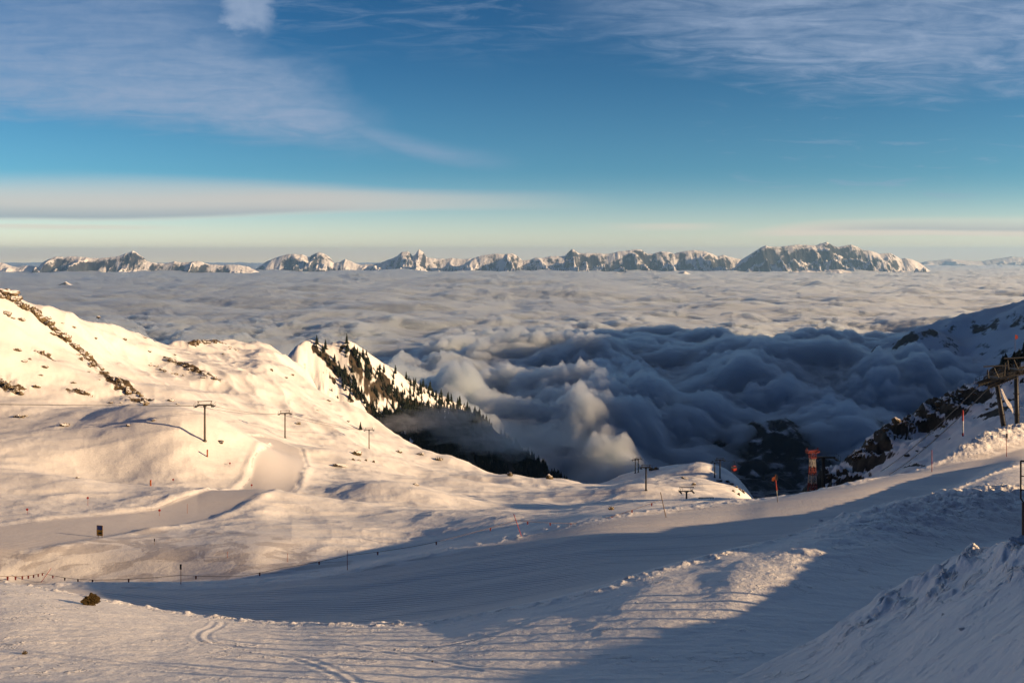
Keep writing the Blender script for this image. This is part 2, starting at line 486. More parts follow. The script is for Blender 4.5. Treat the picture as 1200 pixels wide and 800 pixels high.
# broad undulation of the basin and the hill, then smaller drifts
calm = (1 - 0.85 * groom)
Z += far * ((1.3 + 1.9 * sstep(Y, 170, 260)) * fbm(X / 75, Y / 75, 3, 1) + (0.45 + 0.5 * sstep(Y, 170, 260)) * fbm(X / 22, Y / 26, 3, 2) * calm)
Z += sstep(Y, EDGE + 4, EDGE + 30) * calm * 0.30 * (ridged(X / 14 + 0.3 * fbm(X / 30, Y / 30, 2, 9), Y / 7, 4, 3) - 0.9)
hillm = sstep(Y, 240, 330) * sstep(Ug, 520, 380)
Z += hillm * (4.5 * (ridged(X / 70 + Y / 160, Y / 120, 4, 4) - 0.9))
# knoll with the two lift pylons
for (u, v, d0, h, r) in ((840, 562, 312, 3.4, 18), (775, 562, 330, 2.6, 20), (690, 574, 300, 1.8, 18)):
    cx, cyy = (u - U0) / FPX * d0, d0
    Z += h * np.exp(-((X - cx) ** 2 + (Y - cyy) ** 2) / (r * r))
# mounds and hollows of the basin: (u, v, height, radius across, radius in depth)
for (u, v, h, rx, ry) in ((20, 545, 5.0, 34, 16), (75, 566, 2.6, 16, 9), (120, 505, 4.0, 28, 18), (30, 490, 3.5, 20, 12), (205, 505, 3.5, 26, 14), (400, 545, 4.0, 16, 12),
                          (350, 592, 2.2, 18, 9), (455, 580, 3.0, 16, 10), (545, 575, 3.0, 18, 12), (600, 566, 2.5, 16, 12), (265, 505, 2.0, 12, 9), (420, 515, 2.0, 15, 12),
                          (210, 545, -2.5, 26, 12), (60, 525, -4.0, 26, 12), (500, 560, -2.0, 20, 10), (650, 585, 1.6, 14, 8), (730, 578, 2.0, 14, 9)):
    q = vis_point(u, v)
    Z += h * np.exp(-((X - q.x) / rx) ** 2 - ((Y - q.y) / ry) ** 2)

# near snow: drifts, ski tracks, clods
fn = near * (1 - on_piste)
Z += near * sstep(Y, 14, 26) * (0.09 * fbm(X / 16, Y / 12, 3, 21))
Z += fn * 0.04 * fbm(X / 2.2, Y / 1.3, 4, 22)
lipw = np.exp(-((Y - LIP + 0.6) / 1.3) ** 2) * sstep(Y, 20, 30)
Z += lipw * (0.10 + 0.20 * np.maximum(0, fbm(X / 1.1, Y / 0.8, 4, 23)) + 0.05 * fbm(X / 5, Y / 3, 3, 24))
edw = np.exp(-((Y - EDGE + 0.5) / 2.0) ** 2)
Z += edw * (0.18 * np.maximum(0, fbm(X / 1.6, Y / 1.6, 4, 25)) + 0.25 * fbm(X / 14, Y / 9, 2, 26))
for pts_ in ([(-13, 33), (-8, 37.5), (-1.5, 40.5), (3, 45.5)], [(-22, 38), (-14, 41), (-9, 46), (-2, 49)], [(-30, 47), (-20, 46), (-12, 43.5), (-3, 35), (2, 30)], [(-6, 30), (-9, 36), (-16, 42), (-19, 52)]):
    tt = np.linspace(0, len(pts_) - 1, 28); sx_ = pchip(np.arange(len(pts_)), [q[0] for q in pts_], tt) + 0.15 * np.sin(tt * 5); sy_ = pchip(np.arange(len(pts_)), [q[1] for q in pts_], tt) + 0.15 * np.cos(tt * 5)
    rr_ = slice(int(np.searchsorted(rd, 28)), int(np.searchsorted(rd, 56)))
    for off in (-0.28, 0.28):
        dt_, _ = line_dist(X[rr_], Y[rr_], list(zip(sx_ + off, sy_ + off * 0.3)))
        Z[rr_] -= 0.022 * np.exp(-(dt_ / 0.13) ** 2); Z[rr_] += 0.009 * np.exp(-((dt_ - 0.28) / 0.1) ** 2)
rough = np.maximum(rough, lipw * 0.8)
rough = np.maximum(rough, fn * sstep(fbm(X / 6, Y / 5, 3, 28), 0.15, 0.6) * 0.7)
# groomer ribs along the shaded run
Z += on_piste * 0.12 * fbm((X + 0.2 * Y) / 30, Y / 4.5, 3, 29)

# hill the camera stands on: bulges into the lower right corner
MU = [780, 850, 905, 960, 1005, 1050, 1110, 1160, 1200, 1300, 1500, 2200]
MD = [23.0, 23.0, 23.5, 23.5, 23.0, 22.5, 21.0, 19.5, 18.0, 17.0, 15.0, 13.0]
MV = [830, 800, 772, 745, 715, 690, 657, 640, 627, 605, 620, 660]
um = np.clip(pc * FPX + U0, 780, 2200)
md = pchip(MU, np.array(MD, float), um)[None, :]; mv = pchip(MU, np.array(MV, float), um)[None, :]
mz = -(mv - V0) / FPX * md
nz_ = np.interp(um, [780, 960, 1050, 1200, 1500, 2200], [-7.6, -7.3, -6.7, -5.2, -4.4, -4.0])[None, :]
t = (Y - 11.0) / (md - 11.0)
zm = np.where(Y < md, nz_ + (mz - nz_) * np.clip(t, -0.6, 1) - 0.35 * np.sin(np.pi * np.clip(t, 0, 1)), mz - (Y - md) * 0.85 - 0.3 * (1 - np.exp(-(Y - md) / 0.8)))
mn = 0.22 * fbm(X / 5.0, Y / 3.6, 4, 31, 0.45) + 0.007 * (ridged((X * 0.8 + Y * 0.6) / 2.8, (Y * 0.8 - X * 0.6) / 0.8, 3, 32) - 0.9) + 0.05 * np.maximum(0, fbm(X / 0.5, Y / 0.5, 3, 33) - 0.35)
rimw = np.exp(-((Y - md + 1.2) / 1.6) ** 2) * sstep(Ug, 900, 1080)
zm = zm + rimw * (0.20 * fbm(X / 1.9, Y / 1.9, 4, 34) + 0.28 * np.maximum(0, fbm(X / 0.6, Y / 0.6, 3, 35)))
zm = zm + mn * (0.25 + 0.75 * sstep(np.abs(Y - md), 0.3, 4.0))
mask = sstep(X, -3, 5) * (Y < 34)
k = 0.35
zmx = np.maximum(Z, zm) + np.log1p(np.exp(-np.abs(Z - zm) / k)) * k * 0.5
on_m = sstep(zm - Z, -0.2, 0.2) * mask
Z = np.where(mask > 0.01, Z + (zmx - Z) * mask, Z)
rough = np.maximum(rough * (1 - on_m), on_m * (0.25 + 0.75 * np.clip(rimw * 1.5 + 0.6 * fbm(X / 4, Y / 4, 3, 36), 0, 1)))
groom = groom * (1 - on_m)

# ploughed bank beside the run, and the pile at the far bend
def bank(uvd, heights, wid, namp, seed, rgh=1.0):
    global Z, rough, groom
    pts = [((u - U0) / FPX * d, d) for u, d in uvd]
    d, par = line_dist(X, Y, pts)
    h = along(par, heights); w = along(par, wid)
    prof = np.clip(1 - (d / w) ** 2, 0, 1) ** 1.3
    n = fbm(X / 2.6, Y / 2.6, 4, seed); n2 = np.abs(fbm(X / 0.9, Y / 0.9, 3, seed + 5))
    Z += prof * (h * (0.8 + 0.22 * n) + namp * h * 0.10 * n2)
    rough = np.maximum(rough, prof * rgh * np.clip(h / 1.2, 0, 1)); groom = groom * (1 - np.clip(prof * 2, 0, 1))
bank([(790, 39), (860, 44), (930, 51), (1000, 60), (1050, 66), (1110, 72), (1170, 78), (1300, 84), (1500, 90)], [0.05, 0.12, 0.3, 0.8, 1.5, 2.0, 2.2, 0.8, 0.2], [2.0, 2.6, 3.6, 5.0, 6.5, 8, 9, 10, 10], 1.0, 41)
bank([(1065, 127), (1100, 134), (1140, 142), (1180, 152), (1220, 160)], [0.6, 2.2, 2.6, 2.3, 2.0], [5, 8, 8.5, 8, 8], 0.9, 51)
bank([(960, 112), (1000, 116), (1050, 124)], [0.3, 0.5, 0.6], [2.5, 2.5, 2.5], 1.5, 61)
bank([(800, 104), (830, 106), (872, 108)], [0.2, 0.5, 0.3], [5, 6, 5], 0.3, 66, 0.2)
# unseen bank on the right, crest shaped to throw shadow over snow and run
SHADOW_BANK = [(28.5, 13.5, -6.2), (30.8, 22.2, -8.75), (31.7, 25.4, -9.75), (33.1, 30.9, -11.1), (33.9, 33.7, -11.9), (34.9, 37.6, -12.8), (35.7, 40.7, -13.4), (36.6, 43.9, -14.0), (38.0, 49.0, -14.9), (42.5, 50.0, -13.7), (46.9, 51.0, -12.4), (55.2, 51.5, -9.0), (62.2, 62.0, -8.5), (65.7, 67.3, -12.0), (67.7, 70.9, -17.5), (71.6, 74.0, -27.0)]
d, par = line_dist(X, Y, SHADOW_BANK)
zb = along(par, [q[2] for q in SHADOW_BANK]) - np.where(par > 9, 0, np.interp(par, [0, 2, 4, 8, 9], [0, 0.2, 0.55, 0.7, 0.3])) - np.maximum(d - 1.0, 0) * np.where(par > 9, 0.72, 0.42) + 0.1 * fbm(X / 2.5, Y / 2.5, 3, 71)
Z = np.where((pc[None, :] > 0.66) & (d < 26), np.maximum(Z, zb), Z)

# rock showing through the snow on the left hill (ribs traced in plan)
ribs = [([(-20, 340), (20, 352), (45, 372), (75, 395), (110, 425), (140, 450), (168, 470)], 4.0), ([(195, 421), (225, 432), (255, 446)], 2.4),
        ([(225, 404), (262, 402)], 3.0), ([(0, 448), (16, 456)], 4.5), ([(85, 458), (108, 464)], 2.6), ([(45, 414), (58, 420)], 2.6)]
for uvs, wd in ribs:
    pts = [vis_point(*q) for q in uvs]
    d, par = line_dist(X, Y, pts)
    nn = fbm(X / 12, Y / 12, 4, 81)
    rock = np.maximum(rock, (1 - sstep(d, wd * 0.3, wd * 1.5)) * (0.66 + 0.35 * nn))
Z += rock * 1.6 * (ridged(X / 6, Y / 6, 3, 82) - 0.6) * sstep(Y, 190, 240)

SNOWFIELD = grid_mesh("snow_field", X, Y, Z, MAT_SNOW, {"groom": groom, "rough": rough, "rock": rock})
structure(SNOWFIELD, "sunlit snow field with a shaded groomed run and a rocky hill on the left", "snow field")

def ground_z(x, y):
    p = x / y
    i = float(np.interp(math.log(y), lrd, np.arange(nrow))); j = float(np.interp(p, pc, np.arange(ncol)))
    i0, j0 = min(int(i), nrow - 2), min(int(j), ncol - 2); a, b = i - i0, j - j0
    return float(Z[i0, j0] * (1 - a) * (1 - b) + Z[i0 + 1, j0] * a * (1 - b) + Z[i0, j0 + 1] * (1 - a) * b + Z[i0 + 1, j0 + 1] * a * b)

# ------------------------------------------------------------------ polar strips for the other slopes
def strip(name, knots, d_out, material, columns, rows, shape=None, drop=True, attrs=None):
    """knots: {u: [(d, v) from crest to foot]}"""
    us = sorted(knots); nkn = len(knots[us[0]])
    kd = np.array([[knots[u][k][0] for k in range(nkn)] for u in us], float)
    kv = np.array([[knots[u][k][1] for k in range(nkn)] for u in us], float)
    p = np.linspace((us[0] - U0) / FPX, (us[-1] - U0) / FPX, columns)
    uc = p * FPX + U0
    D = np.exp(pchip(us, np.log(kd), uc)); V = pchip(us, kv, uc)
    Zk = -(V - V0) / FPX * D
    lo, hi = D.min() * 0.9, D.max() * d_out
    ys = np.exp(np.linspace(np.log(lo), np.log(hi), rows))
    Zs = np.zeros((rows, columns))
    for j in range(columns):
        d = D[j][::-1]; z = Zk[j][::-1]
        dk = np.concatenate([[d[0] * 0.7], d, [d[-1] * 1.03, d[-1] * 1.25, d[-1] * 1.8]])
        zk = np.concatenate([[z[0] - 0.3 * d[0]], z, [z[-1] - 0.02 * d[-1], z[-1] - 0.18 * d[-1], z[-1] - 0.45 * d[-1]]])
        Zs[:, j] = pchip(np.log(dk), zk, np.log(ys))
    Xs = p[None, :] * ys[:, None]; Ys = np.repeat(ys[:, None], columns, 1)
    return Xs, Ys, Zs, p, ys, D

# forested ridge in the middle: crest, upper face, lower face, foot
PK = {270: [(1120, 446), (1080, 480), (1020, 520), (930, 600)], 325: [(1130, 434), (1085, 470), (1020, 520), (930, 600)], 340: [(1150, 413), (1100, 460), (1020, 520), (930, 600)],
      350: [(1160, 403), (1105, 455), (1020, 520), (930, 600)], 362: [(1175, 398.5), (1115, 455), (1030, 520), (935, 600)], 380: [(1185, 402), (1125, 455), (1035, 520), (940, 600)], 395: [(1195, 400), (1130, 455), (1040, 520), (945, 600)],
      408: [(1200, 399), (1135, 455), (1045, 522), (950, 605)], 430: [(1220, 413), (1150, 465), (1060, 528), (960, 610)], 450: [(1240, 426), (1170, 475), (1075, 535), (970, 615)],
      475: [(1270, 441), (1195, 488), (1095, 545), (990, 620)], 500: [(1300, 455), (1220, 500), (1120, 552), (1010, 625)], 540: [(1350, 474), (1260, 520), (1160, 570), (1050, 640)],
      565: [(1390, 492), (1300, 535), (1195, 582), (1080, 650)], 600: [(1430, 520), (1340, 558), (1230, 600), (1120, 660)], 640: [(1480, 548), (1400, 580), (1300, 615), (1180, 670)],
      700: [(1540, 590), (1470, 612), (1380, 640), (1250, 690)]}
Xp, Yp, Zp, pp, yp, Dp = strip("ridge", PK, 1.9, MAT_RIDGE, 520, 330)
crestD = np.repeat(Dp[:, 0][None, :], Xp.shape[0], 0)
fa = sstep(crestD - Yp, 0, 60)
Zp += (3 + 6 * fa) * (ridged(Xp / 95 + Yp / 240, Yp / 260 - Xp / 500, 5, 101) - 0.95) * sstep(np.abs(crestD - Yp), -5, 60) + 2.2 * fbm(Xp / 30, Yp / 30, 4, 102) + 0.6 * fbm(Xp / 8, Yp / 8, 3, 103)
Ur = Xp / Yp * FPX + U0; Vr = V0 - Zp / Yp * FPX
bandm = np.zeros(Zp.shape)
for pl_, wd_ in (([(404, 410), (420, 422), (436, 440), (452, 452), (468, 468), (484, 480), (500, 486)], 9), ([(368, 407), (384, 420), (400, 440), (415, 458), (432, 478), (446, 496)], 5), ([(380, 440), (395, 455), (410, 470)], 6)):
    dd_, _ = line_dist(Ur, Vr, pl_)
    bandm = np.maximum(bandm, 1 - sstep(dd_, wd_ * 0.4, wd_ * 1.3))
bandm *= np.clip(0.55 + 1.1 * fbm(Xp / 14, Yp / 30, 4, 107), 0, 1)
bandm *= sstep(crestD - Yp, -5, 4)
RIDGE = grid_mesh("forested_ridge", Xp, Yp, Zp, MAT_RIDGE, {"rock": np.clip(0.3 * fbm(Xp / 60, Yp / 60, 4, 104) + 0.75 * sstep(-Zp + 25 * fbm(Xp / 40, Yp / 90, 4, 105) + 0.12 * Xp, 205, 262) + 0.95 * bandm, 0, 1.3)})  # rock mask also rises low down, painting shade onto the lower face
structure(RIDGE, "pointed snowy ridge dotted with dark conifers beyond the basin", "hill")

# rocky slope on the right
DS = {900: [(360, 640), (330, 660), (280, 690)], 930: [(345, 590), (315, 620), (270, 660)], 960: [(338, 560), (310, 585), (260, 630)], 985: [(338, 545), (308, 572), (255, 618)],
      1020: [(342, 515), (308, 550), (250, 605)], 1050: [(348, 491), (308, 530), (248, 590)], 1100: [(352, 472), (302, 518), (240, 575)], 1150: [(356, 445), (296, 500), (232, 560)],
      1200: [(362, 412), (290, 480), (225, 545)], 1260: [(370, 383), (285, 470), (220, 560)], 1320: [(380, 370), (285, 480), (220, 580)], 1420: [(395, 365), (285, 480), (215, 590)],
      1550: [(410, 365), (285, 480), (210, 600)], 1700: [(420, 370), (280, 490), (205, 610)], 1900: [(400, 400), (270, 520), (200, 640)]}
Xd, Yd, Zd, pd_, yd, Dd = strip("slope", DS, 1.8, MAT_SLOPE, 620, 330)
cD = np.repeat(Dd[:, 0][None, :], Xd.shape[0], 0)
near_crest = np.exp(-((cD - Yd - 12) / 26.0) ** 2)
Zd += 1.2 * fbm(Xd / 22, Yd / 22, 4, 111) + 5.2 * near_crest * (ridged((Xd + Yd * 0.4) / 13, (Yd - Xd * 0.3) / 22, 5, 112) - 0.95) + 0.35 * fbm(Xd / 4, Yd / 4, 3, 113)
rk_d = near_crest * np.clip(0.75 + 0.7 * fbm(Xd / 8, Yd / 14, 4, 114), 0, 1) * 0.9 + 0.9 * sstep(fbm((Xd + Yd * 0.5) / 10, (Yd - 0.4 * Xd) / 30, 4, 115), 0.52, 0.7)
SLOPE = grid_mesh("rocky_slope", Xd, Yd, Zd, MAT_SLOPE, {"rock": rk_d})
structure(SLOPE, "steep shaded snow slope with a dark rocky edge on the right", "hill")

def slope_point(u, v):
    j = int(np.argmin(np.abs(pd_ - (u - U0) / FPX)))
    zr = -(v - V0) / FPX * yd
    hit = np.where(Zd[:, j] >= zr)[0]
    d = yd[hit[0]] if len(hit) else 300.0
    return Vector(((u - U0) / FPX * d, d, -(v - V0) / FPX * d))

# massif behind the cloud on the right
xs = np.arange(900, 4800, 15.0); ysm = np.arange(-900, 5200, 15.0)
Xm, Ym = np.meshgrid(xs, ysm)
RL = [(1500, 3700, -560), (1660, 3600, -400), (1900, 3550, -275), (2060, 3500, -218), (2230, 3500, -168), (2600, 3480, -10), (3000, 3500, 190), (3350, 3600, 350), (3500, 2900, 430), (3450, 2200, 390), (3400, 1420, 400), (3380, 1330, 360), (3370, 1150, 230), (3360, 970, 360), (3300, 560, 500), (3280, 240, 590), (3250, -120, 560), (3200, -500, 250)]  # unseen stretch past the frame is raised to shade cloud and ridge
d, par = line_dist(Xm, Ym, RL)
Zm = along(par, [q[2] for q in RL]) - np.where(par > 7, 0.75, 0.55) * d
SP = [(2230, 3500, -170), (1900, 2900, -330), (1700, 2650, -450)]
d2, par2 = line_dist(Xm, Ym, SP)
Zm = np.maximum(Zm, along(par2, [q[2] for q in SP]) - 0.5 * d2)
SP2 = [(1520, 3450, -470), (1660, 3420, -345), (1780, 3420, -300)]
d3, par3 = line_dist(Xm, Ym, SP2)
Zm = np.maximum(Zm, along(par3, [q[2] for q in SP2]) - 0.5 * d3)
Zm += 30 * (ridged(Xm / 420, Ym / 420, 5, 121) - 0.95) + 8 * fbm(Xm / 90, Ym / 90, 4, 122)
Zm = np.maximum(Zm, -1000)
MASSIF = grid_mesh("mountain", Xm, Ym, Zm, MAT_MASSIF, {"rock": np.clip(0.35 * fbm(Xm / 150, Ym / 150, 4, 123) + 0.5 * np.exp(-(d3 / 70) ** 2), 0, 1)})
structure(MASSIF, "shaded snow mountain rising out of the cloud on the right", "mountain")

# valley flanks below the cloud
xs = np.linspace(-900, 2600, 300); ysm = np.linspace(500, 4200, 300)
Xv, Yv = np.meshgrid(xs, ysm)
Zv = -730 + 0.27 * (Yv - 1400) + 38 * (ridged(Xv / 420, Yv / 900, 5, 131) - 0.95) + 14 * fbm(Xv / 80, Yv / 80, 4, 132)
Zv = np.where(Yv > 2300, Zv - 0.5 * (Yv - 2300), Zv)
VALLEY = grid_mesh("valley", Xv, Yv, Zv, MAT_VALLEY, {"rock": np.zeros(Xv.shape)})
structure(VALLEY, "dark forested valley side glimpsed under the cloud", "valley")

# ------------------------------------------------------------------ distant ranges
SKY_A = "-30:309 0:307 5:308 12:311 20:313 30:311 40:312 46:313 50:307 58:303 66:300.5 75:301 85:300 95:300 105:301.5 115:302 125:301 135:300.5 143:298 150:296 156:293 162:297 168:301 173:306 185:308 195:308 205:305.5 212:307 222:307 232:305 240:308 250:310 265:310 280:310 290:312 297:315 305:320"
SKY_B = "285:322 296:317 305:311 315:305 325:301 335:298 345:297 355:298 362:301 368:297 375:295 382:298 388:303 392:308 398:307 405:303 412:306 418:309 425:310 435:309 445:308 455:304 465:300 471:295 478:294 484:300 488:296 491:291.5 496:295 500:301 510:302.5 520:303 530:302 540:303 550:303 560:302 572:306 585:312 600:322"
SKY_C = "535:318 545:308 553:303 560:300 570:298 580:296.5 590:297.5 600:296.5 606:299 612:305 622:304 626:302 635:302 645:299.5 655:300 662:299 667:294 671:291 678:296 690:296 700:296 712:297 722:295 735:293 745:291.5 752:292 758:297 765:297 775:294 782:294.5 790:297 797:295 805:293.5 815:292.5 825:294 835:297 840:300 848:298 856:301 866:303 875:308 885:320"
SKY_D = "850:320 862:312 868:304 875:300 885:294 892:289 897:287.5 905:288.5 915:288.5 925:287 940:286 955:287 963:284.5 968:283 974:286 982:289 990:287.5 997:286 1005:289 1012:293 1020:293 1030:297 1036:296.5 1042:296 1050:300 1056:303 1062:302 1068:303 1076:307 1082:311 1092:320"
def distant_range(name, trace, crest_d, foot, seed, label, wav=900.0, amp=1.0, front=0.13):
    pr = [tuple(float(a) for a in s.split(":")) for s in trace.split()]
    u = np.array([a for a, b in pr]); v = np.array([b for a, b in pr])
    uc = np.arange(u[0], u[-1], 0.6)
    p = (uc - U0) / FPX
    vc = np.interp(uc, u, v)
    cz = -(vc - V0) / FPX * crest_d
    t = np.linspace(-1.0, 1.0, 120)                  # -1 foot in front, 0 crest, 1 foot behind
    base = -900.0
    T, PP = np.meshgrid(t, p, indexing="ij")
    CZ = np.repeat(cz[None, :], len(t), 0)
    Yr = crest_d * (1 + front * T)
    Xr = PP * crest_d * (1 + 0.35 * (Yr / crest_d - 1))
    fall = np.abs(T)
    prof = (1 - fall) ** 0.9 * (1 - 0.18 * np.sin(np.pi * fall))
    rd_ = ridged(Xr / wav + 0.35 * fbm(Yr / 2500, Xr / 2500, 2, seed + 3), Yr / (wav * 3.0), 6, seed, 0.55)
    sx = Xr / (wav * 2.3) + 0.9 * fbm(Xr / 4000, Yr / 3000, 3, seed + 6) + 0.5 * (Yr - crest_d) / (wav * 3)
    fr = sx - np.floor(sx); saw = np.where(fr < 0.76, fr / 0.76, (1 - fr) / 0.24)
    sx2 = Xr / (wav * 0.62) + 0.8 * fbm(Xr / 1500, Yr / 1500, 3, seed + 7) + 0.5 * (Yr - crest_d) / wav
    fr2 = sx2 - np.floor(sx2); saw2 = np.where(fr2 < 0.72, fr2 / 0.72, (1 - fr2) / 0.28)
    rg2 = ridged(Xr / (wav * 0.35), Yr / (wav * 0.7), 4, seed + 9, 0.55)
    env = sstep(fall, 0.0, 0.22) * (1 - sstep(fall, 0.75, 1.0))
    Zr = base + (CZ - base) * prof + env * amp * (110 * (rd_ - 1.45) + 1250 * (saw - 0.95) * (0.7 + 0.3 * np.sin(Xr / 2300)) + 230 * (saw2 - 0.8) + 95 * (rg2 - 1.0)) + 14 * fbm(Xr / 160, Yr / 300, 3, seed + 5) * sstep(fall, 0.9, 0.3)
    ob = grid_mesh(name, Xr, Yr, Zr, MAT_RANGE, {"rock": 0.25 * sstep(Zr, -300, 300)})
    structure(ob, label, "mountains")
    return ob
distant_range("mountains", SKY_A, 24500.0, 322, 201, "far snowy range with a bright pointed summit, farthest left above the cloud", 1100, 1.0)
distant_range("mountains", SKY_B, 28500.0, 318, 211, "far snowy range with a low double peak left of the middle", 1100, 0.8)
distant_range("mountains", SKY_C, 27500.0, 318, 221, "far blue range with a sharp little horn in the middle", 1000, 0.8)
distant_range("mountains", SKY_D, 26000.0, 318, 231, "broad blue massif with a long flat top, highest on the horizon at right", 1200, 0.9)
distant_range("mountains", "1060:312 1085:306 1105:304 1115:303 1130:305 1150:306 1165:303.5 1175:302 1185:300.5 1195:301 1215:303 1260:306", 46000.0, 308, 241, "faint blue hills low on the horizon far right", 2500, 0.5, 0.1)
SKY_F = "690:326 700:324 712:321 722:319 735:320 748:322 760:321 772:320 785:322 797:319 803:317.5 810:322 822:324 835:326"
SKY_G = "855:326 875:322 895:319.5 915:321 930:318 945:316 958:318 970:316.5 985:315 1000:319 1012:322 1030:320 1045:325"
distant_range("mountains", SKY_F, 21500.0, 326, 251, "low snowy foothill just breaking the cloud below the middle range", 700, 0.35, 0.12)
distant_range("mountains", SKY_G, 22500.0, 326, 261, "low snowy foothills poking from the cloud below the broad massif", 700, 0.35, 0.12)
distant_range("mountains", "52:341 62:336 70:332.5 77:329.5 82:331 90:336 104:341", 13500.0, 337, 271, "tiny lit snow summit poking through the cloud on the left", 500, 0.25, 0.06)
distant_range("mountains", "270:338 280:334.5 290:332 300:331.5 312:333.5 325:338", 14500.0, 335, 281, "tiny dark summit just showing through the cloud left of the middle", 600, 0.3, 0.06)

# ------------------------------------------------------------------ sea of cloud
NEARB = 1280.0
nr, nc = 820, 760
pcl = np.concatenate([np.linspace(-1.6, -0.70, 60)[:-1], np.linspace(-0.70, 0.72, 660), np.linspace(0.72, 1.9, 60)[1:]])
q = np.linspace(0, 1, nr)
ycl = 1.0 / (1 / NEARB + (1 / 72000.0 - 1 / NEARB) * q ** 0.92)          # rows closer together in the picture's distance
Xc = pcl[None, :] * ycl[:, None]; Yc = np.repeat(ycl[:, None], len(pcl), 1)
def lumps(x, y):
    wx = x + 160 * fbm(x / 700, y / 700, 2, 301); wy = y + 160 * fbm(x / 700, y / 700, 2, 302)
    b1 = billow(wx / 640, wy / 430, 2, 303, 0.42)
    b2 = billow(wx / 190, wy / 150, 5, 304, 0.56)
    return b1, b2
b1, b2 = lumps(Xc, Yc)
nearf = 1 - sstep(Yc, 2600, 7500)
Zc = -452 + (62 * b1 + 40 * b2 * (0.6 + 0.4 * np.clip(b1, -0.5, 1.0))) * (0.10 + 0.90 * nearf)
Zc += 13 * billow(Xc / 62, Yc / 55, 3, 311, 0.55) * (1 - sstep(Yc, 2500, 4500))
Zc += sstep(Yc, 2500, 9000) * (46 * (billow(Xc / 2300, Yc / 1500, 4, 305, 0.55)) + 13 * billow(Xc / 1000, Yc / 330, 5, 306, 0.6) + 26 * fbm(Xc / 4200, Yc / 1500, 3, 310))
Zc += 40 * fbm(Xc / 1500, Yc / 900, 2, 307) * (1 - sstep(Yc, 6000, 12000))
for (u, v, d0, h, rx, ry) in ((872, 498, 1900, 95, 160, 130), (800, 505, 1850, 45, 90, 90), (950, 480, 2150, 60, 130, 120), (640, 492, 2150, 40, 150, 110), (540, 455, 2500, 80, 95, 110),
                              (690, 480, 2300, 40, 160, 120), (700, 562, 1420, -10, 120, 100), (1000, 520, 1900, -40, 160, 160), (760, 535, 1650, -60, 110, 120), (600, 540, 1480, 10, 100, 60),
                              (700, 410, 3600, 70, 500, 300), (960, 425, 3100, 60, 400, 250), (470, 500, 1180, 0, 60, 60), (880, 545, 1500, -110, 260, 130), (600, 515, 1750, -60, 90, 110)):
    cx = (u - U0) / FPX * d0
    Zc += h * np.exp(-((Xc - cx) / rx) ** 2 - ((Yc - d0) / ry) ** 2)
# the deck thins out towards the near end of the valley
thin = 150 * fbm(Xc / 260, Yc / 260, 3, 308)
Zbot = np.minimum(-560 + 18 * fbm(Xc / 120, Yc / 120, 4, 309), Zc)
ucl = np.clip(pcl * FPX + U0, 0, 1300)
nb = np.interp(ucl, [0, 420, 500, 545, 610, 660, 690, 735, 790, 850, 900, 970, 1020, 1300], [1250, 1250, 1300, 1650, 1800, 1720, 1560, 1580, 1820, 1980, 2000, 1900, 1700, 1500])[None, :]
edge_f = sstep(Yc + thin * 0.9, nb, nb + 650)
Zc = Zbot + (Zc - Zbot) * edge_f
Zbot = np.minimum(Zbot, Zc - 0.5)

def closed_sheet(name, X, Y, Zt, Zb, material):
    nr, nc = X.shape
    co = np.concatenate([np.stack([X, Y, Zt], -1).reshape(-1, 3), np.stack([X, Y, Zb], -1).reshape(-1, 3)])
    idx = np.arange(nr * nc).reshape(nr, nc); o = nr * nc
    top = np.stack([idx[:-1, :-1], idx[:-1, 1:], idx[1:, 1:], idx[1:, :-1]], -1).reshape(-1, 4)
    bot = top[:, ::-1] + o
    def wall(a): return np.stack([a[:-1], a[:-1] + o, a[1:] + o, a[1:]], -1)
    ws = [wall(idx[0]), wall(idx[-1])[:, ::-1], wall(idx[:, 0])[:, ::-1], wall(idx[:, -1])]
    return raw_mesh(name, co, np.concatenate([top, bot] + ws), material)

m, g = new_mat("cloud")
pv = g.n("ShaderNodeVolumePrincipled")
pv.inputs["Color"].default_value = (0.90, 0.936, 0.968, 1)
pv.inputs["Density"].default_value = CLOUD_DENSITY = 0.075
pv.inputs["Anisotropy"].default_value = 0.65
o = g.n("ShaderNodeOutputMaterial"); g.t.links.new(pv.outputs[0], o.inputs["Volume"])
CLOUD = closed_sheet("cloud_sea", Xc, Yc, Zc, Zbot, m)
tag(CLOUD, "sea of rolling cloud filling the valleys up to the far mountains", "clouds", kind="stuff")

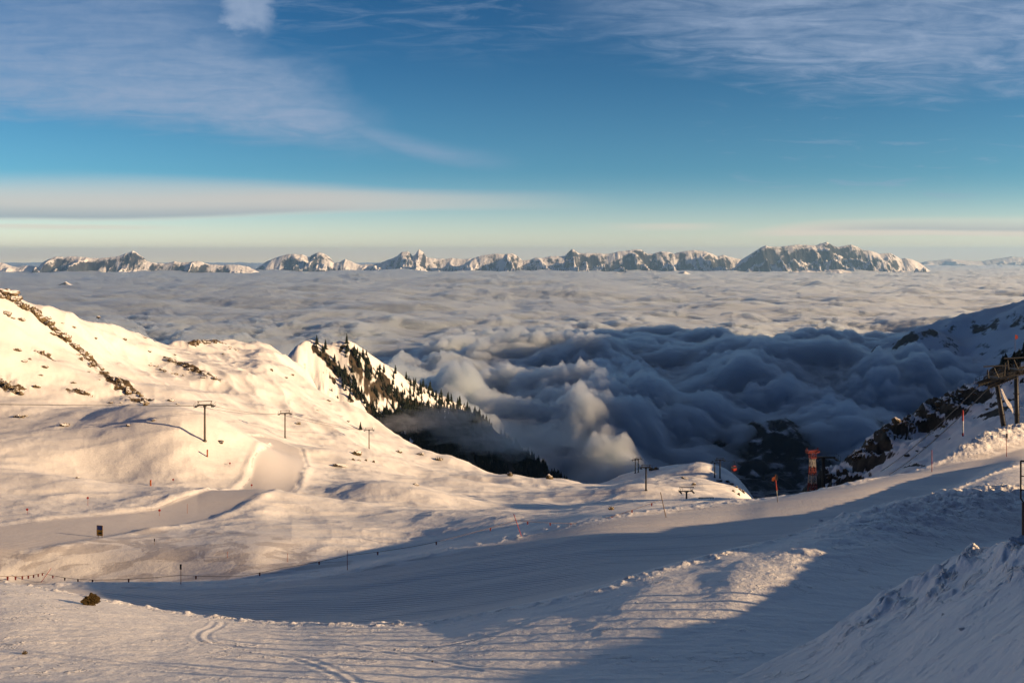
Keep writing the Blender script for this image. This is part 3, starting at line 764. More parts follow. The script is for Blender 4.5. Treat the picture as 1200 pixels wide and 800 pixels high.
# torn wisps of cloud drifting over the low end of the ridge
m, g = new_mat("thin_cloud")
pv = g.n("ShaderNodeVolumePrincipled")
pv.inputs["Color"].default_value = (0.93, 0.95, 0.985, 1); pv.inputs["Anisotropy"].default_value = 0.5
pv.inputs["Density"].default_value = 0.011
o = g.n("ShaderNodeOutputMaterial"); g.t.links.new(pv.outputs[0], o.inputs["Volume"])
for k, (u, v, d0, rx, rz) in enumerate(((478, 496, 1010, 34, 9), (520, 488, 1120, 46, 12), (555, 506, 1170, 60, 12), (610, 512, 1330, 90, 22), (575, 520, 1150, 50, 9))):
    bm = bmesh.new(); bmesh.ops.create_icosphere(bm, subdivisions=6, radius=1.0)
    co = np.array([q_.co[:] for q_ in bm.verts])
    n = billow(co[:, 0] * 1.7 + co[:, 2] * 0.9 + k * 5, co[:, 1] * 1.7 - co[:, 2] * 1.3, 5, 320 + k, 0.6)
    rad = 1 + 0.5 * n
    for q_, c_, r_ in zip(bm.verts, co, rad): q_.co = Vector((c_[0] * rx * r_ + c_[2] * rx * 0.25, c_[1] * rx * 0.55 * r_, c_[2] * rz * r_ - c_[0] * rz * 0.3))
    me = bpy.data.meshes.new("cloud_wisp"); bm.to_mesh(me); bm.free(); me.materials.append(m)
    for p_ in me.polygons: p_.use_smooth = True
    o = bpy.data.objects.new("cloud_wisp", me); COL.objects.link(o); o.location = ((u - U0) / FPX * d0, d0, -(v - V0) / FPX * d0)
    tag(o, "torn wisp of cloud drifting against the dark low end of the pointed ridge", "cloud", "cloud wisps at the ridge", kind="stuff")

# ------------------------------------------------------------------ air
m, g = new_mat("air")
pv = g.n("ShaderNodeVolumePrincipled")
pv.inputs["Color"].default_value = (0.36, 0.65, 1.0, 1)
pv.inputs["Density"].default_value = 1.6e-5
pv.inputs["Anisotropy"].default_value = 0.3
o = g.n("ShaderNodeOutputMaterial"); g.t.links.new(pv.outputs[0], o.inputs["Volume"])
bm = bmesh.new(); bmesh.ops.create_cube(bm, size=1.0)
me = bpy.data.meshes.new("haze"); bm.to_mesh(me); bm.free(); me.materials.append(m)
HAZE = bpy.data.objects.new("haze", me)
zlo, zhi = -1700.0, 900.0
HAZE.location = (0, 34000, (zlo + zhi) / 2); HAZE.scale = (290000, 84000, zhi - zlo)
COL.objects.link(HAZE)
tag(HAZE, "clear cold mountain air", "haze", kind="stuff")
# ------------------------------------------------------------------ object helpers
class MB:
    """collects boxes, tubes and polygons into one mesh"""
    def __init__(self): self.v, self.f = [], []

    def box(self, c, s, rot=None):
        n = len(self.v); c = Vector(c)
        for x in (-0.5, 0.5):
            for y in (-0.5, 0.5):
                for z in (-0.5, 0.5):
                    p = Vector((x * s[0], y * s[1], z * s[2]))
                    if rot: p = rot @ p
                    self.v.append(tuple(p + c))
        for q in ((0, 1, 3, 2), (4, 6, 7, 5), (0, 4, 5, 1), (2, 3, 7, 6), (0, 2, 6, 4), (1, 5, 7, 3)):
            self.f.append(tuple(n + i for i in q))
        return self

    def tube(self, a, b, r0, r1=None, seg=10):
        r1 = r0 if r1 is None else r1
        a, b = Vector(a), Vector(b); d = (b - a).normalized()
        u = d.cross(Vector((0, 0, 1)) if abs(d.z) < 0.9 else Vector((1, 0, 0))).normalized(); w = d.cross(u)
        n = len(self.v)
        for k in range(seg):
            t = 2 * math.pi * k / seg; e = u * math.cos(t) + w * math.sin(t)
            self.v.append(tuple(a + e * r0)); self.v.append(tuple(b + e * r1))
        for k in range(seg):
            i, j = n + 2 * k, n + 2 * ((k + 1) % seg)
            self.f.append((i, j, j + 1, i + 1))
        self.f.append(tuple(n + 2 * k for k in range(seg))[::-1]); self.f.append(tuple(n + 2 * k + 1 for k in range(seg)))
        return self

    def path(self, pts, r, seg=6):
        for p, q in zip(pts[:-1], pts[1:]): self.tube(p, q, r, r, seg)
        return self

    def poly(self, pts, thick):
        """flat outline in the xz plane, given thickness along y"""
        n = len(self.v); k = len(pts)
        for y in (-thick / 2, thick / 2):
            for x, z in pts: self.v.append((x, y, z))
        self.f.append(tuple(range(n, n + k))); self.f.append(tuple(range(n + 2 * k - 1, n + k - 1, -1)))
        for i in range(k):
            j = (i + 1) % k
            self.f.append((n + i, n + k + i, n + k + j, n + j))
        return self

    def build(self, name, mat, parent=None, bevel=0.0, smooth=False):
        me = bpy.data.meshes.new(name); me.from_pydata(self.v, [], self.f)
        bm = bmesh.new(); bm.from_mesh(me); bmesh.ops.recalc_face_normals(bm, faces=bm.faces); bm.to_mesh(me); bm.free()
        if smooth:
            for p in me.polygons: p.use_smooth = len(p.vertices) == 4
        me.materials.append(mat)
        o = bpy.data.objects.new(name, me); COL.objects.link(o)
        if parent: o.parent = parent
        if bevel:
            b = o.modifiers.new("bevel", "BEVEL"); b.width = bevel; b.segments = 2; b.limit_method = "ANGLE"
        return o

def empty(name, loc, rz=0.0):
    e = bpy.data.objects.new(name, None); COL.objects.link(e)
    e.location = loc; e.rotation_euler = (0, 0, rz)
    return e

def kids(o): return [c for c in COL.objects if c.parent == o]

def copy_tree(o, parent=None):
    c = o.copy(); COL.objects.link(c)
    if parent: c.parent = parent
    for k_ in kids(o): copy_tree(k_, c)
    return c

STEEL = simple_mat("weathered_galvanised_steel", (0.10, 0.095, 0.085), 0.55, 0.4)
DARKSTEEL = simple_mat("dark_painted_steel", (0.016, 0.016, 0.017), 0.55, 0.2)
MASTSTEEL = simple_mat("dull_mast_steel", (0.05, 0.048, 0.045), 0.55, 0.3)
PALESTEEL = simple_mat("pale_galvanised_steel", (0.30, 0.29, 0.27), 0.5, 0.5)
RUBBER = simple_mat("black_rubber", (0.02, 0.02, 0.02), 0.8)
ROPE = simple_mat("dark_steel_rope", (0.04, 0.04, 0.042), 0.5, 0.4)
RED = simple_mat("red_plastic", (0.30, 0.03, 0.022), 0.45)
DARKRED = simple_mat("dull_red_paint", (0.13, 0.012, 0.011), 0.6)
ORANGE = simple_mat("orange_plastic", (0.26, 0.065, 0.02), 0.5)
ORANGEBOARD = simple_mat("weathered_orange_board", (0.48, 0.20, 0.03), 0.5)
BLACK = simple_mat("black_plastic", (0.02, 0.02, 0.022), 0.5)
WHITE = simple_mat("white_paint", (0.75, 0.74, 0.72), 0.5)
BLUE = simple_mat("blue_paint", (0.03, 0.06, 0.22), 0.45)
YELLOW = simple_mat("ochre_yellow_paint", (0.42, 0.24, 0.03), 0.5)
WOOD = simple_mat("weathered_wood", (0.16, 0.11, 0.07), 0.8)
PENNANT = simple_mat("faded_red_cloth", (0.18, 0.03, 0.025), 0.8)
TARP = simple_mat("white_tarpaulin", (0.78, 0.74, 0.68), 0.7)

def banded(name, cols, height, phase=0.0):
    """bands of two paints up a mast"""
    m, g = new_mat(name)
    z = g.n("ShaderNodeSeparateXYZ"); co = g.n("ShaderNodeTexCoord").outputs["Object"]; g.put(z.inputs[0], co)
    f = g.m("GREATER_THAN", g.m("FRACT", g.add(g.div(z.outputs[2], height * 2), phase)), 0.5)
    n = g.noise(co, 2.0, 4, 0.6)
    c = g.mix(f, cols[0], cols[1])
    principled(g, g.mix(g.mul(g.ss(n, 0.45, 0.7), 0.4), c, (0.2, 0.15, 0.12)), 0.55)
    return m
MAT_TOWER = None
MAT_POLEBAND = banded("red_and_white_pole_paint", ((0.72, 0.70, 0.66), (0.45, 0.03, 0.03)), 2.2, 0.0)

# ------------------------------------------------------------------ lift pylons
def make_pylon(H, W, mast_r, steel, frame_h, line_dir=0.0, top_frame=True):
    """tubular mast, crossarm along x, a wheel train under each end along y, lifting frames above"""
    r = empty("lift_pylon", (0, 0, 0), line_dir)
    mb = MB(); mb.tube((0, 0, -2.5), (0, 0, H * 0.97), mast_r, mast_r * 0.78, 14); mb.tube((0, 0, -0.3), (0, 0, 0.15), mast_r * 1.7, mast_r * 1.7, 14)
    mb.build("mast", steel, r, smooth=True)
    ld = MB()
    for s in (-0.13, 0.13): ld.tube((s, -mast_r - 0.12, 1.8), (s, -mast_r * 0.8 - 0.1, H * 0.95), 0.022, 0.022, 5)
    for k in range(int((H - 2.4) / 0.5)): ld.tube((-0.13, -mast_r - 0.11, 2 + k * 0.5), (0.13, -mast_r - 0.11, 2 + k * 0.5), 0.018, 0.018, 5)
    ld.build("ladder", steel, r)
    a = MB(); a.box((0, 0, H * 0.97), (W, 0.34, 0.38)); a.box((0, 0, H * 0.93), (0.9, 0.3, 0.25))
    a.build("crossarm", steel, r, 0.02)
    for s in (-1, 1):
        x = s * W * 0.5
        b = MB(); b.box((x, 0, H * 0.97 - 0.18), (0.14, 2.6, 0.16)); b.box((x, 0.7, H * 0.97 - 0.32), (0.10, 1.1, 0.12)); b.box((x, -0.7, H * 0.97 - 0.32), (0.10, 1.1, 0.12))
        wt = b.build("wheel_train", steel, r)
        for k in range(6):
            y = -1.15 + k * 0.46
            MB().tube((x - 0.07, y, H * 0.97 - 0.30), (x + 0.07, y, H * 0.97 - 0.30), 0.19, 0.19, 12).build("wheel", RUBBER, wt)
        c = MB()
        c.box((x * 1.0 + s * 0.42, 0, H * 0.97 - 0.42), (0.5, 2.8, 0.05))
        for y in (-1.35, 0, 1.35): c.tube((x + s * 0.62, y, H * 0.97 - 0.42), (x + s * 0.62, y, H * 0.97 + 0.55), 0.025, 0.025, 5)
        c.tube((x + s * 0.62, -1.35, H * 0.97 + 0.55), (x + s * 0.62, 1.35, H * 0.97 + 0.55), 0.025, 0.025, 5)
        c.build("catwalk", steel, r)
        if top_frame:
            f = MB()
            f.tube((x * 0.72, 0, H * 0.97), (x * 0.86, 0, H * 0.97 + frame_h), 0.07, 0.07, 6)
            f.tube((x * 0.98, 0, H * 0.97), (x * 0.88, 0, H * 0.97 + frame_h), 0.06, 0.06, 6)
            f.build("lifting_frame", steel, r)
    if top_frame:
        MB().box((0, 0, H * 0.97 + frame_h), (W * 1.0, 0.16, 0.16)).build("lifting_beam", steel, r)
    return r

def place(root, p, rz=0.0, s=1.0, lean=0.0):
    root.location = p; root.rotation_euler = (0, lean, rz); root.scale = (s, s, s)

proto_thin = make_pylon(10.0, 3.9, 0.30, STEEL, 1.0)
used = [False]
def pylon(u, vbase, vtop, label, group=None, rz=0.0, d=None, proto=None, zg=None):
    pr = proto or proto_thin
    p = vis_point(u, vbase) if d is None else Vector(((u - U0) / FPX * d, d, ground_z((u - U0) / FPX * d, d)))
    ht = (-(vtop - V0) / FPX * p.y) - p.z
    if pr is proto_thin and not used[0]:
        o = pr; used[0] = True
    else:
        o = copy_tree(pr)
    place(o, p, rz, ht / (10.0 * 0.97 + 1.0))
    tag(o, label, "lift pylon", group)
    return o, p, ht
g1 = "chairlift pylons across the basin"
PA = pylon(240, 516.5, 470, "tall steel chairlift pylon on the left snow slope beside a dark rock", g1, R(8))
PB = pylon(334, 513, 481, "steel chairlift pylon standing at the far bend of the winding run", g1, R(8))
PC = pylon(432.5, 525.5, 501, "smallest of the three chairlift pylons below the pointed ridge, behind snowy hummocks", g1, R(8))
g2 = "pylons on the far knoll"
proto_knoll = make_pylon(10.0, 3.9, 0.38, DARKSTEEL, 1.0)
PD = pylon(757, 574.5, 544.5, "tall slim lift pylon in front of a shadowed hollow on the left of the knoll", g2, R(5), proto=proto_knoll)
PE = pylon(744.5, 554, 537, "left one of two lift pylons close together on the knoll's left shoulder", g2, R(4), proto=proto_knoll)
PF = pylon(748, 553, 535.8, "right one of two lift pylons close together on the knoll's left shoulder", g2, R(4), proto=proto_knoll)
PG = pylon(837.5, 559, 540, "shorter lift pylon of the pair on the right of the knoll top", g2, R(-6), proto=proto_knoll)
PH = pylon(843.7, 560, 536.5, "taller lift pylon of the pair on the right of the knoll top", g2, R(-6), proto=proto_knoll)

def make_gantry(label, u, d, vtop, W, H):
    """short mast with a wide open frame"""
    x = (u - U0) / FPX * d; gz = ground_z(x, d); zt = -(vtop - V0) / FPX * d
    r = empty("lift_pylon", (x, d, gz), R(6)); h = zt - gz
    MB().tube((0, 0, -2), (0, 0, h - H), 0.20, 0.16, 12).build("mast", STEEL, r, smooth=True)
    a = MB(); a.box((0, 0, h - H), (W * 0.92, 0.2, 0.16)); a.tube((-W * 0.2, 0, h - H), (0, 0, h - H - 0.35), 0.06, 0.06, 6); a.tube((W * 0.2, 0, h - H), (0, 0, h - H - 0.35), 0.06, 0.06, 6)
    a.build("crossarm", STEEL, r, 0.01)
    f = MB()
    for s in (-1, 1):
        f.tube((s * W * 0.44, 0, h - H), (s * W * 0.5, 0, h), 0.05, 0.05, 6)
        f.tube((s * W * 0.30, 0, h - H), (s * W * 0.34, 0, h), 0.03, 0.03, 6)
    f.build("lifting_frame", STEEL, r)
    MB().box((0, 0, h), (W * 1.06, 0.12, 0.10)).build("lifting_beam", STEEL, r)
    for s in (-1, 1):
        b = MB(); b.box((s * W * 0.46, 0, h - H - 0.08), (0.12, 1.8, 0.14))
        w = b.build("wheel_train", STEEL, r)
        for k in range(4):
            MB().tube((s * W * 0.46 - 0.06, -0.7 + k * 0.46, h - H - 0.18), (s * W * 0.46 + 0.06, -0.7 + k * 0.46, h - H - 0.18), 0.16, 0.16, 10).build("wheel", RUBBER, w)
    tag(r, label, "lift pylon", "wide framed pylons behind the shaded run")
    return r
GA = make_gantry("wide framed lift pylon with its whole mast showing behind the shaded run", 804.5, 150.0, 570.5, 2.6, 0.75)
GB = make_gantry("wide lift pylon head with almost no mast showing above the shaded run", 827.5, 140.0, 583.0, 2.55, 0.85)

for q_ in kids(proto_knoll):
    for w_ in kids(q_): bpy.data.objects.remove(w_)
    bpy.data.objects.remove(q_)
bpy.data.objects.remove(proto_knoll)

# ------------------------------------------------------------------ red and white lattice tower, dark pylon, red cabin
def lattice_tower(u, d, vtop):
    global MAT_TOWER
    x = (u - U0) / FPX * d; gz = ground_z(x, d); zt = -(vtop - V0) / FPX * d; h = zt - gz
    r = empty("lattice_tower", (x, d, gz), R(12))
    hb = h - 3.4
    MAT_TOWER = banded("red_and_white_paint", ((0.15, 0.014, 0.012), (0.30, 0.29, 0.28)), 2.7, (-hb / 5.4) % 1.0)
    def w(z): return 1.9 - (1.9 - 0.6) * z / hb
    for sx in (-1, 1):
        for sy in (-1, 1):
            MB().tube((sx * w(-1), sy * w(-1), -1.5), (sx * w(hb), sy * w(hb), hb), 0.17, 0.13, 6).build("leg", MAT_TOWER, r)
    br = MB(); nb = 9
    for k in range(nb):
        z0, z1 = hb * k / nb, hb * (k + 1) / nb
        for s in (-1, 1):
            br.tube((-w(z0), s * w(z0), z0), (w(z1), s * w(z1), z1), 0.09, 0.09, 5); br.tube((w(z0), s * w(z0), z0), (-w(z1), s * w(z1), z1), 0.09, 0.09, 5)
            br.tube((s * w(z0), -w(z0), z0), (s * w(z1), w(z1), z1), 0.09, 0.09, 5); br.tube((s * w(z0), w(z0), z0), (s * w(z1), -w(z1), z1), 0.09, 0.09, 5)
            br.tube((-w(z1), s * w(z1), z1), (w(z1), s * w(z1), z1), 0.09, 0.09, 5); br.tube((s * w(z1), -w(z1), z1), (s * w(z1), w(z1), z1), 0.09, 0.09, 5)
    br.build("bracing", MAT_TOWER, r)
    hd = MB()
    hd.box((0, 0, hb + 0.2), (1.9, 1.9, 0.35))
    for s in (-1, 1):
        hd.tube((s * 0.75, -0.6, hb), (s * 0.95, -0.6, (h - 1.4)), 0.14, 0.14, 6); hd.tube((s * 0.75, 0.6, hb), (s * 0.95, 0.6, (h - 1.4)), 0.14, 0.14, 6)
        hd.tube((-s * 0.75, -0.6, hb), (s * 0.95, -0.6, (h - 1.4)), 0.09, 0.09, 5)
    hd.build("tower_head", DARKRED, r)
    ca = MB(); ca.box((0, 0, (h - 1.4)), (4.3, 1.3, 0.42)); ca.box((0, 0, (h - 1.4) + 0.42), (3.3, 0.9, 0.3))
    ca.build("crossarm", DARKRED, r, 0.03)
    for s in (-1, 1):
        b = MB(); b.tube((s * 1.7, 0, (h - 1.4)), (s * 2.05, 0, h), 0.16, 0.10, 6); b.box((s * 1.8, 0, h - 1.0), (0.35, 2.4, 0.3))
        b.build("cable_saddle", DARKRED, r)
    tag(r, "red and white banded lattice tower beyond the run's right edge", "cable tower")
    return r, h
TW, TWH = lattice_tower(952.0, 262.0, 524.5)

proto_dark = make_pylon(10.0, 4.8, 0.42, DARKSTEEL, 0.9, top_frame=False)
p = Vector(((965 - U0) / FPX * 285.0, 285.0, 0)); p.z = -(590 - V0) / FPX * 285.0
hd_ = (-(534 - V0) / FPX * 285.0 - p.z)
place(proto_dark, p, R(-4), hd_ / 10.0)
tag(proto_dark, "dark cable pylon with a broad arm just right of the red and white tower", "lift pylon")

def cable(name, pts, r, label, sag=0.0, n=24, group=None):
    out = []
    for a, b in zip(pts[:-1], pts[1:]):
        a, b = Vector(a), Vector(b)
        for k in range(n):
            t = k / n; q_ = a.lerp(b, t); q_.z -= sag * 4 * t * (1 - t); out.append(q_)
    out.append(Vector(pts[-1]))
    o = MB().path(out, r, 6).build(name, ROPE)
    return tag(o, label, "cable", group)

def head(P_, side, k=0.93):
    o, p, ht = P_
    s = o.scale[0]; c, sn = math.cos(o.rotation_euler[2]), math.sin(o.rotation_euler[2])
    x = side * 1.95 * s
    return Vector((p.x + c * x, p.y + sn * x, p.z + 9.45 * s))
for side, w1 in ((-1, "farther"), (1, "nearer")):
    hA, hB, hC = head(PA, side), head(PB, side), head(PC, side)
    hA0 = Vector((-225.0, 150.0, -24.0)) + Vector((side * 1.5, -side * 2.0, 0))
    dd = (hC - hB); hE = hC + dd * 0.9 + Vector((0, 0, -14))
    cable("lift_cable", [hA0, hA, hB, hC], 0.035, ("left" if side < 0 else "right") + " haul cable of the chairlift over the sunlit basin slope", 0.8, group="chairlift cables")

# gondola cabin on its cable between the knoll pylons and the dark pylon
hH = head(PH, 1); hD = Vector((p.x - 2.2, p.y, p.z + hd_ * 0.93))
cable("gondola_cable", [hH, hD], 0.03, "thin cable from the knoll pylons to the dark pylon", 1.0)
tq = (858 - 844) / (965 - 844.0) * 0.98
gq = hH.lerp(hD, tq); gq.z -= 4 * tq * (1 - tq)
r = empty("gondola_cabin", gq, R(20)); r.scale = (0.72, 0.72, 0.8)
cb = MB()
for z0, z1, w0, w1 in ((-4.4, -3.9, 0.75, 1.0), (-3.9, -2.9, 1.0, 1.05), (-2.2, -1.9, 0.95, 0.7)):
    n = len(cb.v)
    for z, w in ((z0, w0), (z1, w1)):
        for sx, sy in ((-1, -1), (1, -1), (1, 1), (-1, 1)): cb.v.append((sx * w, sy * w * 0.9, z))
    cb.f += [(n, n + 1, n + 5, n + 4), (n + 1, n + 2, n + 6, n + 5), (n + 2, n + 3, n + 7, n + 6), (n + 3, n, n + 4, n + 7), (n, n + 3, n + 2, n + 1), (n + 4, n + 5, n + 6, n + 7)]
cb.build("cabin_body", simple_mat("red_cabin_paint", (0.30, 0.03, 0.02), 0.35), r, 0.08)
MB().box((0, 0, -2.55), (2.02, 1.82, 0.86)).build("window", simple_mat("dark_glass", (0.02, 0.025, 0.03), 0.1, spec=0.6), r)
MB().tube((0, 0, -1.9), (0.35, 0, -0.9), 0.06, 0.06, 6).tube((0.35, 0, -0.9), (0, 0, 0), 0.06, 0.06, 6).build("hanger", DARKSTEEL, r)
MB().box((0, 0, 0.02), (0.7, 0.2, 0.22)).build("grip", DARKSTEEL, r)
tag(r, "small red gondola cabin hanging in the gap right of the knoll", "gondola cabin")

# ------------------------------------------------------------------ the two large pylons on the right
def big_pylon(u_base, u_top, d, vbase, vhead, label, arm_l, arm_r, tilt):
    b = Vector(((u_base - U0) / FPX * d, d, -(vbase - V0) / FPX * d)); t = Vector(((u_top - U0) / FPX * d, d, -(vhead - V0) / FPX * d))
    r = empty("lift_pylon", b); tp = t - b; ax = tp.normalized()
    m = MB(); m.tube(-ax * 3.0, tp, 0.42, 0.36, 18); m.build("mast", MASTSTEEL, r, smooth=True)
    fl = MB()
    for k in (0.33, 0.66): fl.tube(tp * k - ax * 0.07, tp * k + ax * 0.07, 0.56, 0.56, 18)
    fl.build("flange", MASTSTEEL, r)
    ld = MB()
    for s in (-0.16, 0.16): ld.tube((0.62 * 0 + s + 0.0, -0.62, 0.3), tp + Vector((s, -0.55, 0)), 0.03, 0.03, 5)
    for k in range(18): q_ = tp * (0.05 + 0.05 * k); ld.tube(q_ + Vector((-0.16, -0.6, 0)), q_ + Vector((0.16, -0.6, 0)), 0.025, 0.025, 5)
    ld.build("ladder", DARKSTEEL, r)
    dirx = Vector((math.cos(tilt), 0.0, math.sin(tilt))).normalized()
    ca = MB(); rot = dirx.to_track_quat("X", "Z").to_matrix()
    ca.box(tp + Vector((0, 0, 0.3)), (1.4, 3.4, 0.7)); ca.box(tp + Vector((0, -1.5, 0.25)), (0.9, 0.6, 0.5)); ca.build("crossarm", DARKSTEEL, r, 0.03)
    for sy in (-1.5, 1.5):
        c = tp + Vector((0, sy, 0.25))
        tr = MB()
        L0, L1 = -arm_l, arm_r
        tr.box(c + dirx * (L0 + L1) / 2 + Vector((0, 0, 0.15)), (L1 - L0, 0.22, 0.34), rot)
        for k in range(4):
            cc = c + dirx * (L0 + (L1 - L0) * (k + 0.5) / 4) - Vector((0, 0, 0.22)); tr.box(cc, ((L1 - L0) / 4.6, 0.16, 0.2), rot)
        w = tr.build("wheel_train", DARKSTEEL, r)
        nw = int((L1 - L0) / 0.5)
        for k in range(nw):
            cc = c + dirx * (L0 + 0.25 + k * (L1 - L0 - 0.4) / max(1, nw - 1)) - Vector((0, 0, 0.46))
            MB().tube(cc - Vector((0, 0.09, 0)), cc + Vector((0, 0.09, 0)), 0.22, 0.22, 12).build("wheel", RUBBER, w)
        cw = MB(); oy = -0.7 if sy < 0 else 0.7
        cw.box(c + dirx * (L0 + L1) / 2 + Vector((0, oy, -0.15)), (L1 - L0, 0.7, 0.06), rot)
        for k in range(7):
            cc = c + dirx * (L0 + (L1 - L0) * k / 6) + Vector((0, oy * 1.45, -0.12)); cw.tube(cc, cc + Vector((0, 0, 1.0)), 0.03, 0.03, 5)
        for hz in (0.5, 1.0): cw.tube(c + dirx * L0 + Vector((0, oy * 1.45, hz - 0.12)), c + dirx * L1 + Vector((0, oy * 1.45, hz - 0.12)), 0.03, 0.03, 5)
        cw.build("catwalk", DARKSTEEL, r)
    lf = MB()
    for s, k in ((-1, arm_l * 0.62), (1, arm_r * 0.62)):
        q0 = tp + dirx * (s * k * 0.9) + Vector((0, 0, 0.5)); q1 = tp + dirx * (s * k * 1.05) + Vector((0, 0, 2.7))
        lf.tube(q0, q1, 0.14, 0.12, 8)
    lf.tube(tp + Vector((0.25, -0.4, 0.5)), tp + dirx * (-arm_l * 0.2) + Vector((0, -0.2, 2.6)), 0.07, 0.07, 6)
    lf.build("lifting_frame", DARKSTEEL, r)
    MB().box(tp + dirx * ((arm_r - arm_l) * 0.36) + Vector((0, 0, 2.75)), ((arm_l + arm_r) * 0.86, 0.26, 0.2), (Vector((1, 0, 0.05)).normalized()).to_track_quat("X", "Z").to_matrix()).build("lifting_beam", DARKSTEEL, r)
    tag(r, label, "lift pylon", "large pylons at the bend of the run")
    return r, b, tp, dirx
BP1 = big_pylon(1177, 1167.5, 150.0, 505, 446, "nearer large steel pylon with a leaning mast and roller arms on the snow pile", 2.7, 2.8, R(22))
BP2 = big_pylon(1192, 1190.5, 158.0, 510, 436, "upright large steel pylon at the picture's right edge behind the leaning one", 2.6, 4.2, R(10))
h1 = BP1[1] + BP1[2]
for k, (u1, v1, d1, wd) in enumerate(((1032, 552, 292.0, "upper"), (1042, 556, 280.0, "lower"))):
    sy = 1.5 if k == 0 else -1.5
    a = h1 + Vector((0, sy, -0.3)) - BP1[3] * 2.6
    b = Vector(((u1 - U0) / FPX * d1, d1, -(v1 - V0) / FPX * d1))
    cable("lift_cable", [a, b], 0.09, wd + " of two dark cables running down from the leaning pylon across the shaded slope", 1.2, group="cables below the large pylons")
tp = MB()
c0 = Vector(((1172.5 - U0) / FPX * 149, 149.0, -(455 - V0) / FPX * 149)); 
pl = [(0, 0), (0.35, -0.15), (1.15, -1.9), (2.0, -3.0), (2.35, -4.1), (2.3, -4.7), (1.9, -3.9), (1.2, -3.1), (0.5, -1.6)]
tp.poly(pl, 0.06)
o = tp.build("tarpaulin", TARP); o.location = c0
sd = o.modifiers.new("bevel", "BEVEL"); sd.width = 0.02
tag(o, "pale twisted tarpaulin hanging between the two large pylons", "tarpaulin")

# ------------------------------------------------------------------ marker poles, boards and rope fences
def at(u, v, d=None):
    return vis_point(u, v) if d is None else Vector(((u - U0) / FPX * d, d, -(v - V0) / FPX * d))

def marker(u, vb, vt, label, mat=RED, r=0.03, lean_u=None, d=None, topboard=None, group=None, name="marker_pole", tip=None):
    b = at(u, vb, d)
    top = Vector((((lean_u if lean_u is not None else u) - U0) / FPX * b.y, b.y, -(vt - V0) / FPX * b.y)) - b
    rt = empty(name, b)
    MB().tube(-top.normalized() * 0.6, top, r, r * 0.9, 8).build("pole", mat, rt, smooth=True)
    if tip: MB().tube(top * (1 - tip), top * 1.01, r * 1.35, r * 1.35, 8).build("cap", RED, rt)
    if topboard:
        w, h, mt = topboard
        MB().box(top + Vector((0, -r - 0.02, -h / 2 + 0.05)), (w, 0.05, h)).build("board", mt, rt, 0.01)
    return tag(rt, label, "marker pole", group), b, top

marker(212, 684, 661, "red marker pole with a dark top board where the shadow begins on the left", topboard=(0.19, 0.55, BLACK), r=0.035)
marker(48, 682, 665.5, "leaning red pole at the left tip of the long shadow", lean_u=60, r=0.035)
pF = marker(407, 667.5, 644.5, "thin upright red pole holding the rope at the shadow's far edge", r=0.035)
pG = marker(611, 628, 602, "red pole leaning left on the shadow's far edge below the hummocks", lean_u=602, r=0.04)
pH = marker(780.5, 606, 576.5, "dark pole leaning left at the run's far edge below the knoll", mat=WOOD, lean_u=774, r=0.05)
marker(1092, 552.5, 527, "plain red marker pole at the foot of the snow pile", r=0.055)
marker(1179.5, 535, 508, "red marker pole with a dark top on the sunlit road bend", r=0.045, topboard=(0.28, 0.75, BLACK))
r_, b_, t_ = marker(1128.3, 507, 480.5, "thick red and white pole on top of the snow pile", mat=MAT_POLEBAND, r=0.15, d=148)
# flag pole
r_, b_, t_ = marker(911.5, 588, 563, "pole with an orange and black flag at the run's edge left of the lattice tower", mat=PALESTEEL, r=0.05, lean_u=909)
MB().tube(t_ * 0.55, t_ * 1.05, 0.085, 0.075, 8).build("sleeve", RED, r_)
MB().tube(t_, t_ * 1.33, 0.03, 0.02, 6).build("tip", BLACK, r_)
fl = MB(); fl.poly([(0, 0), (-0.50, 0.05), (-0.46, 0.45), (-0.1, 0.62), (0.0, 0.85)], 0.03)
f_ = fl.build("flag", ORANGE, r_); f_.location = t_ * 0.97
fl = MB(); fl.poly([(0.06, 0.02), (0.26, 0.18), (0.24, 0.7), (0.06, 0.9)], 0.03)
f_ = fl.build("dark_flag", BLACK, r_); f_.location = t_ * 0.97
# orange board with a pale mark
r_, b_, t_ = marker(1018.7, 556.3, 531, "orange square board with a pale emblem on a thin post beside the run", mat=WOOD, r=0.05)
t_ = t_ + Vector((0, 0, 0))
MB().box(t_ + Vector((0, -0.06, 0.36)), (0.92, 0.05, 0.92)).build("sign_board", ORANGEBOARD, r_, 0.01)
pm = MB(); q0 = t_ + Vector((0, -0.10, 0.36))
pm.box(q0 + Vector((-0.16, 0, -0.02)), (0.10, 0.02, 0.5)); pm.box(q0 + Vector((0.0, 0, 0.19)), (0.24, 0.02, 0.09)); pm.box(q0 + Vector((0.0, 0, -0.04)), (0.24, 0.02, 0.09)); pm.box(q0 + Vector((0.15, 0, 0.075)), (0.09, 0.02, 0.2))
pm.build("emblem", WHITE, r_)

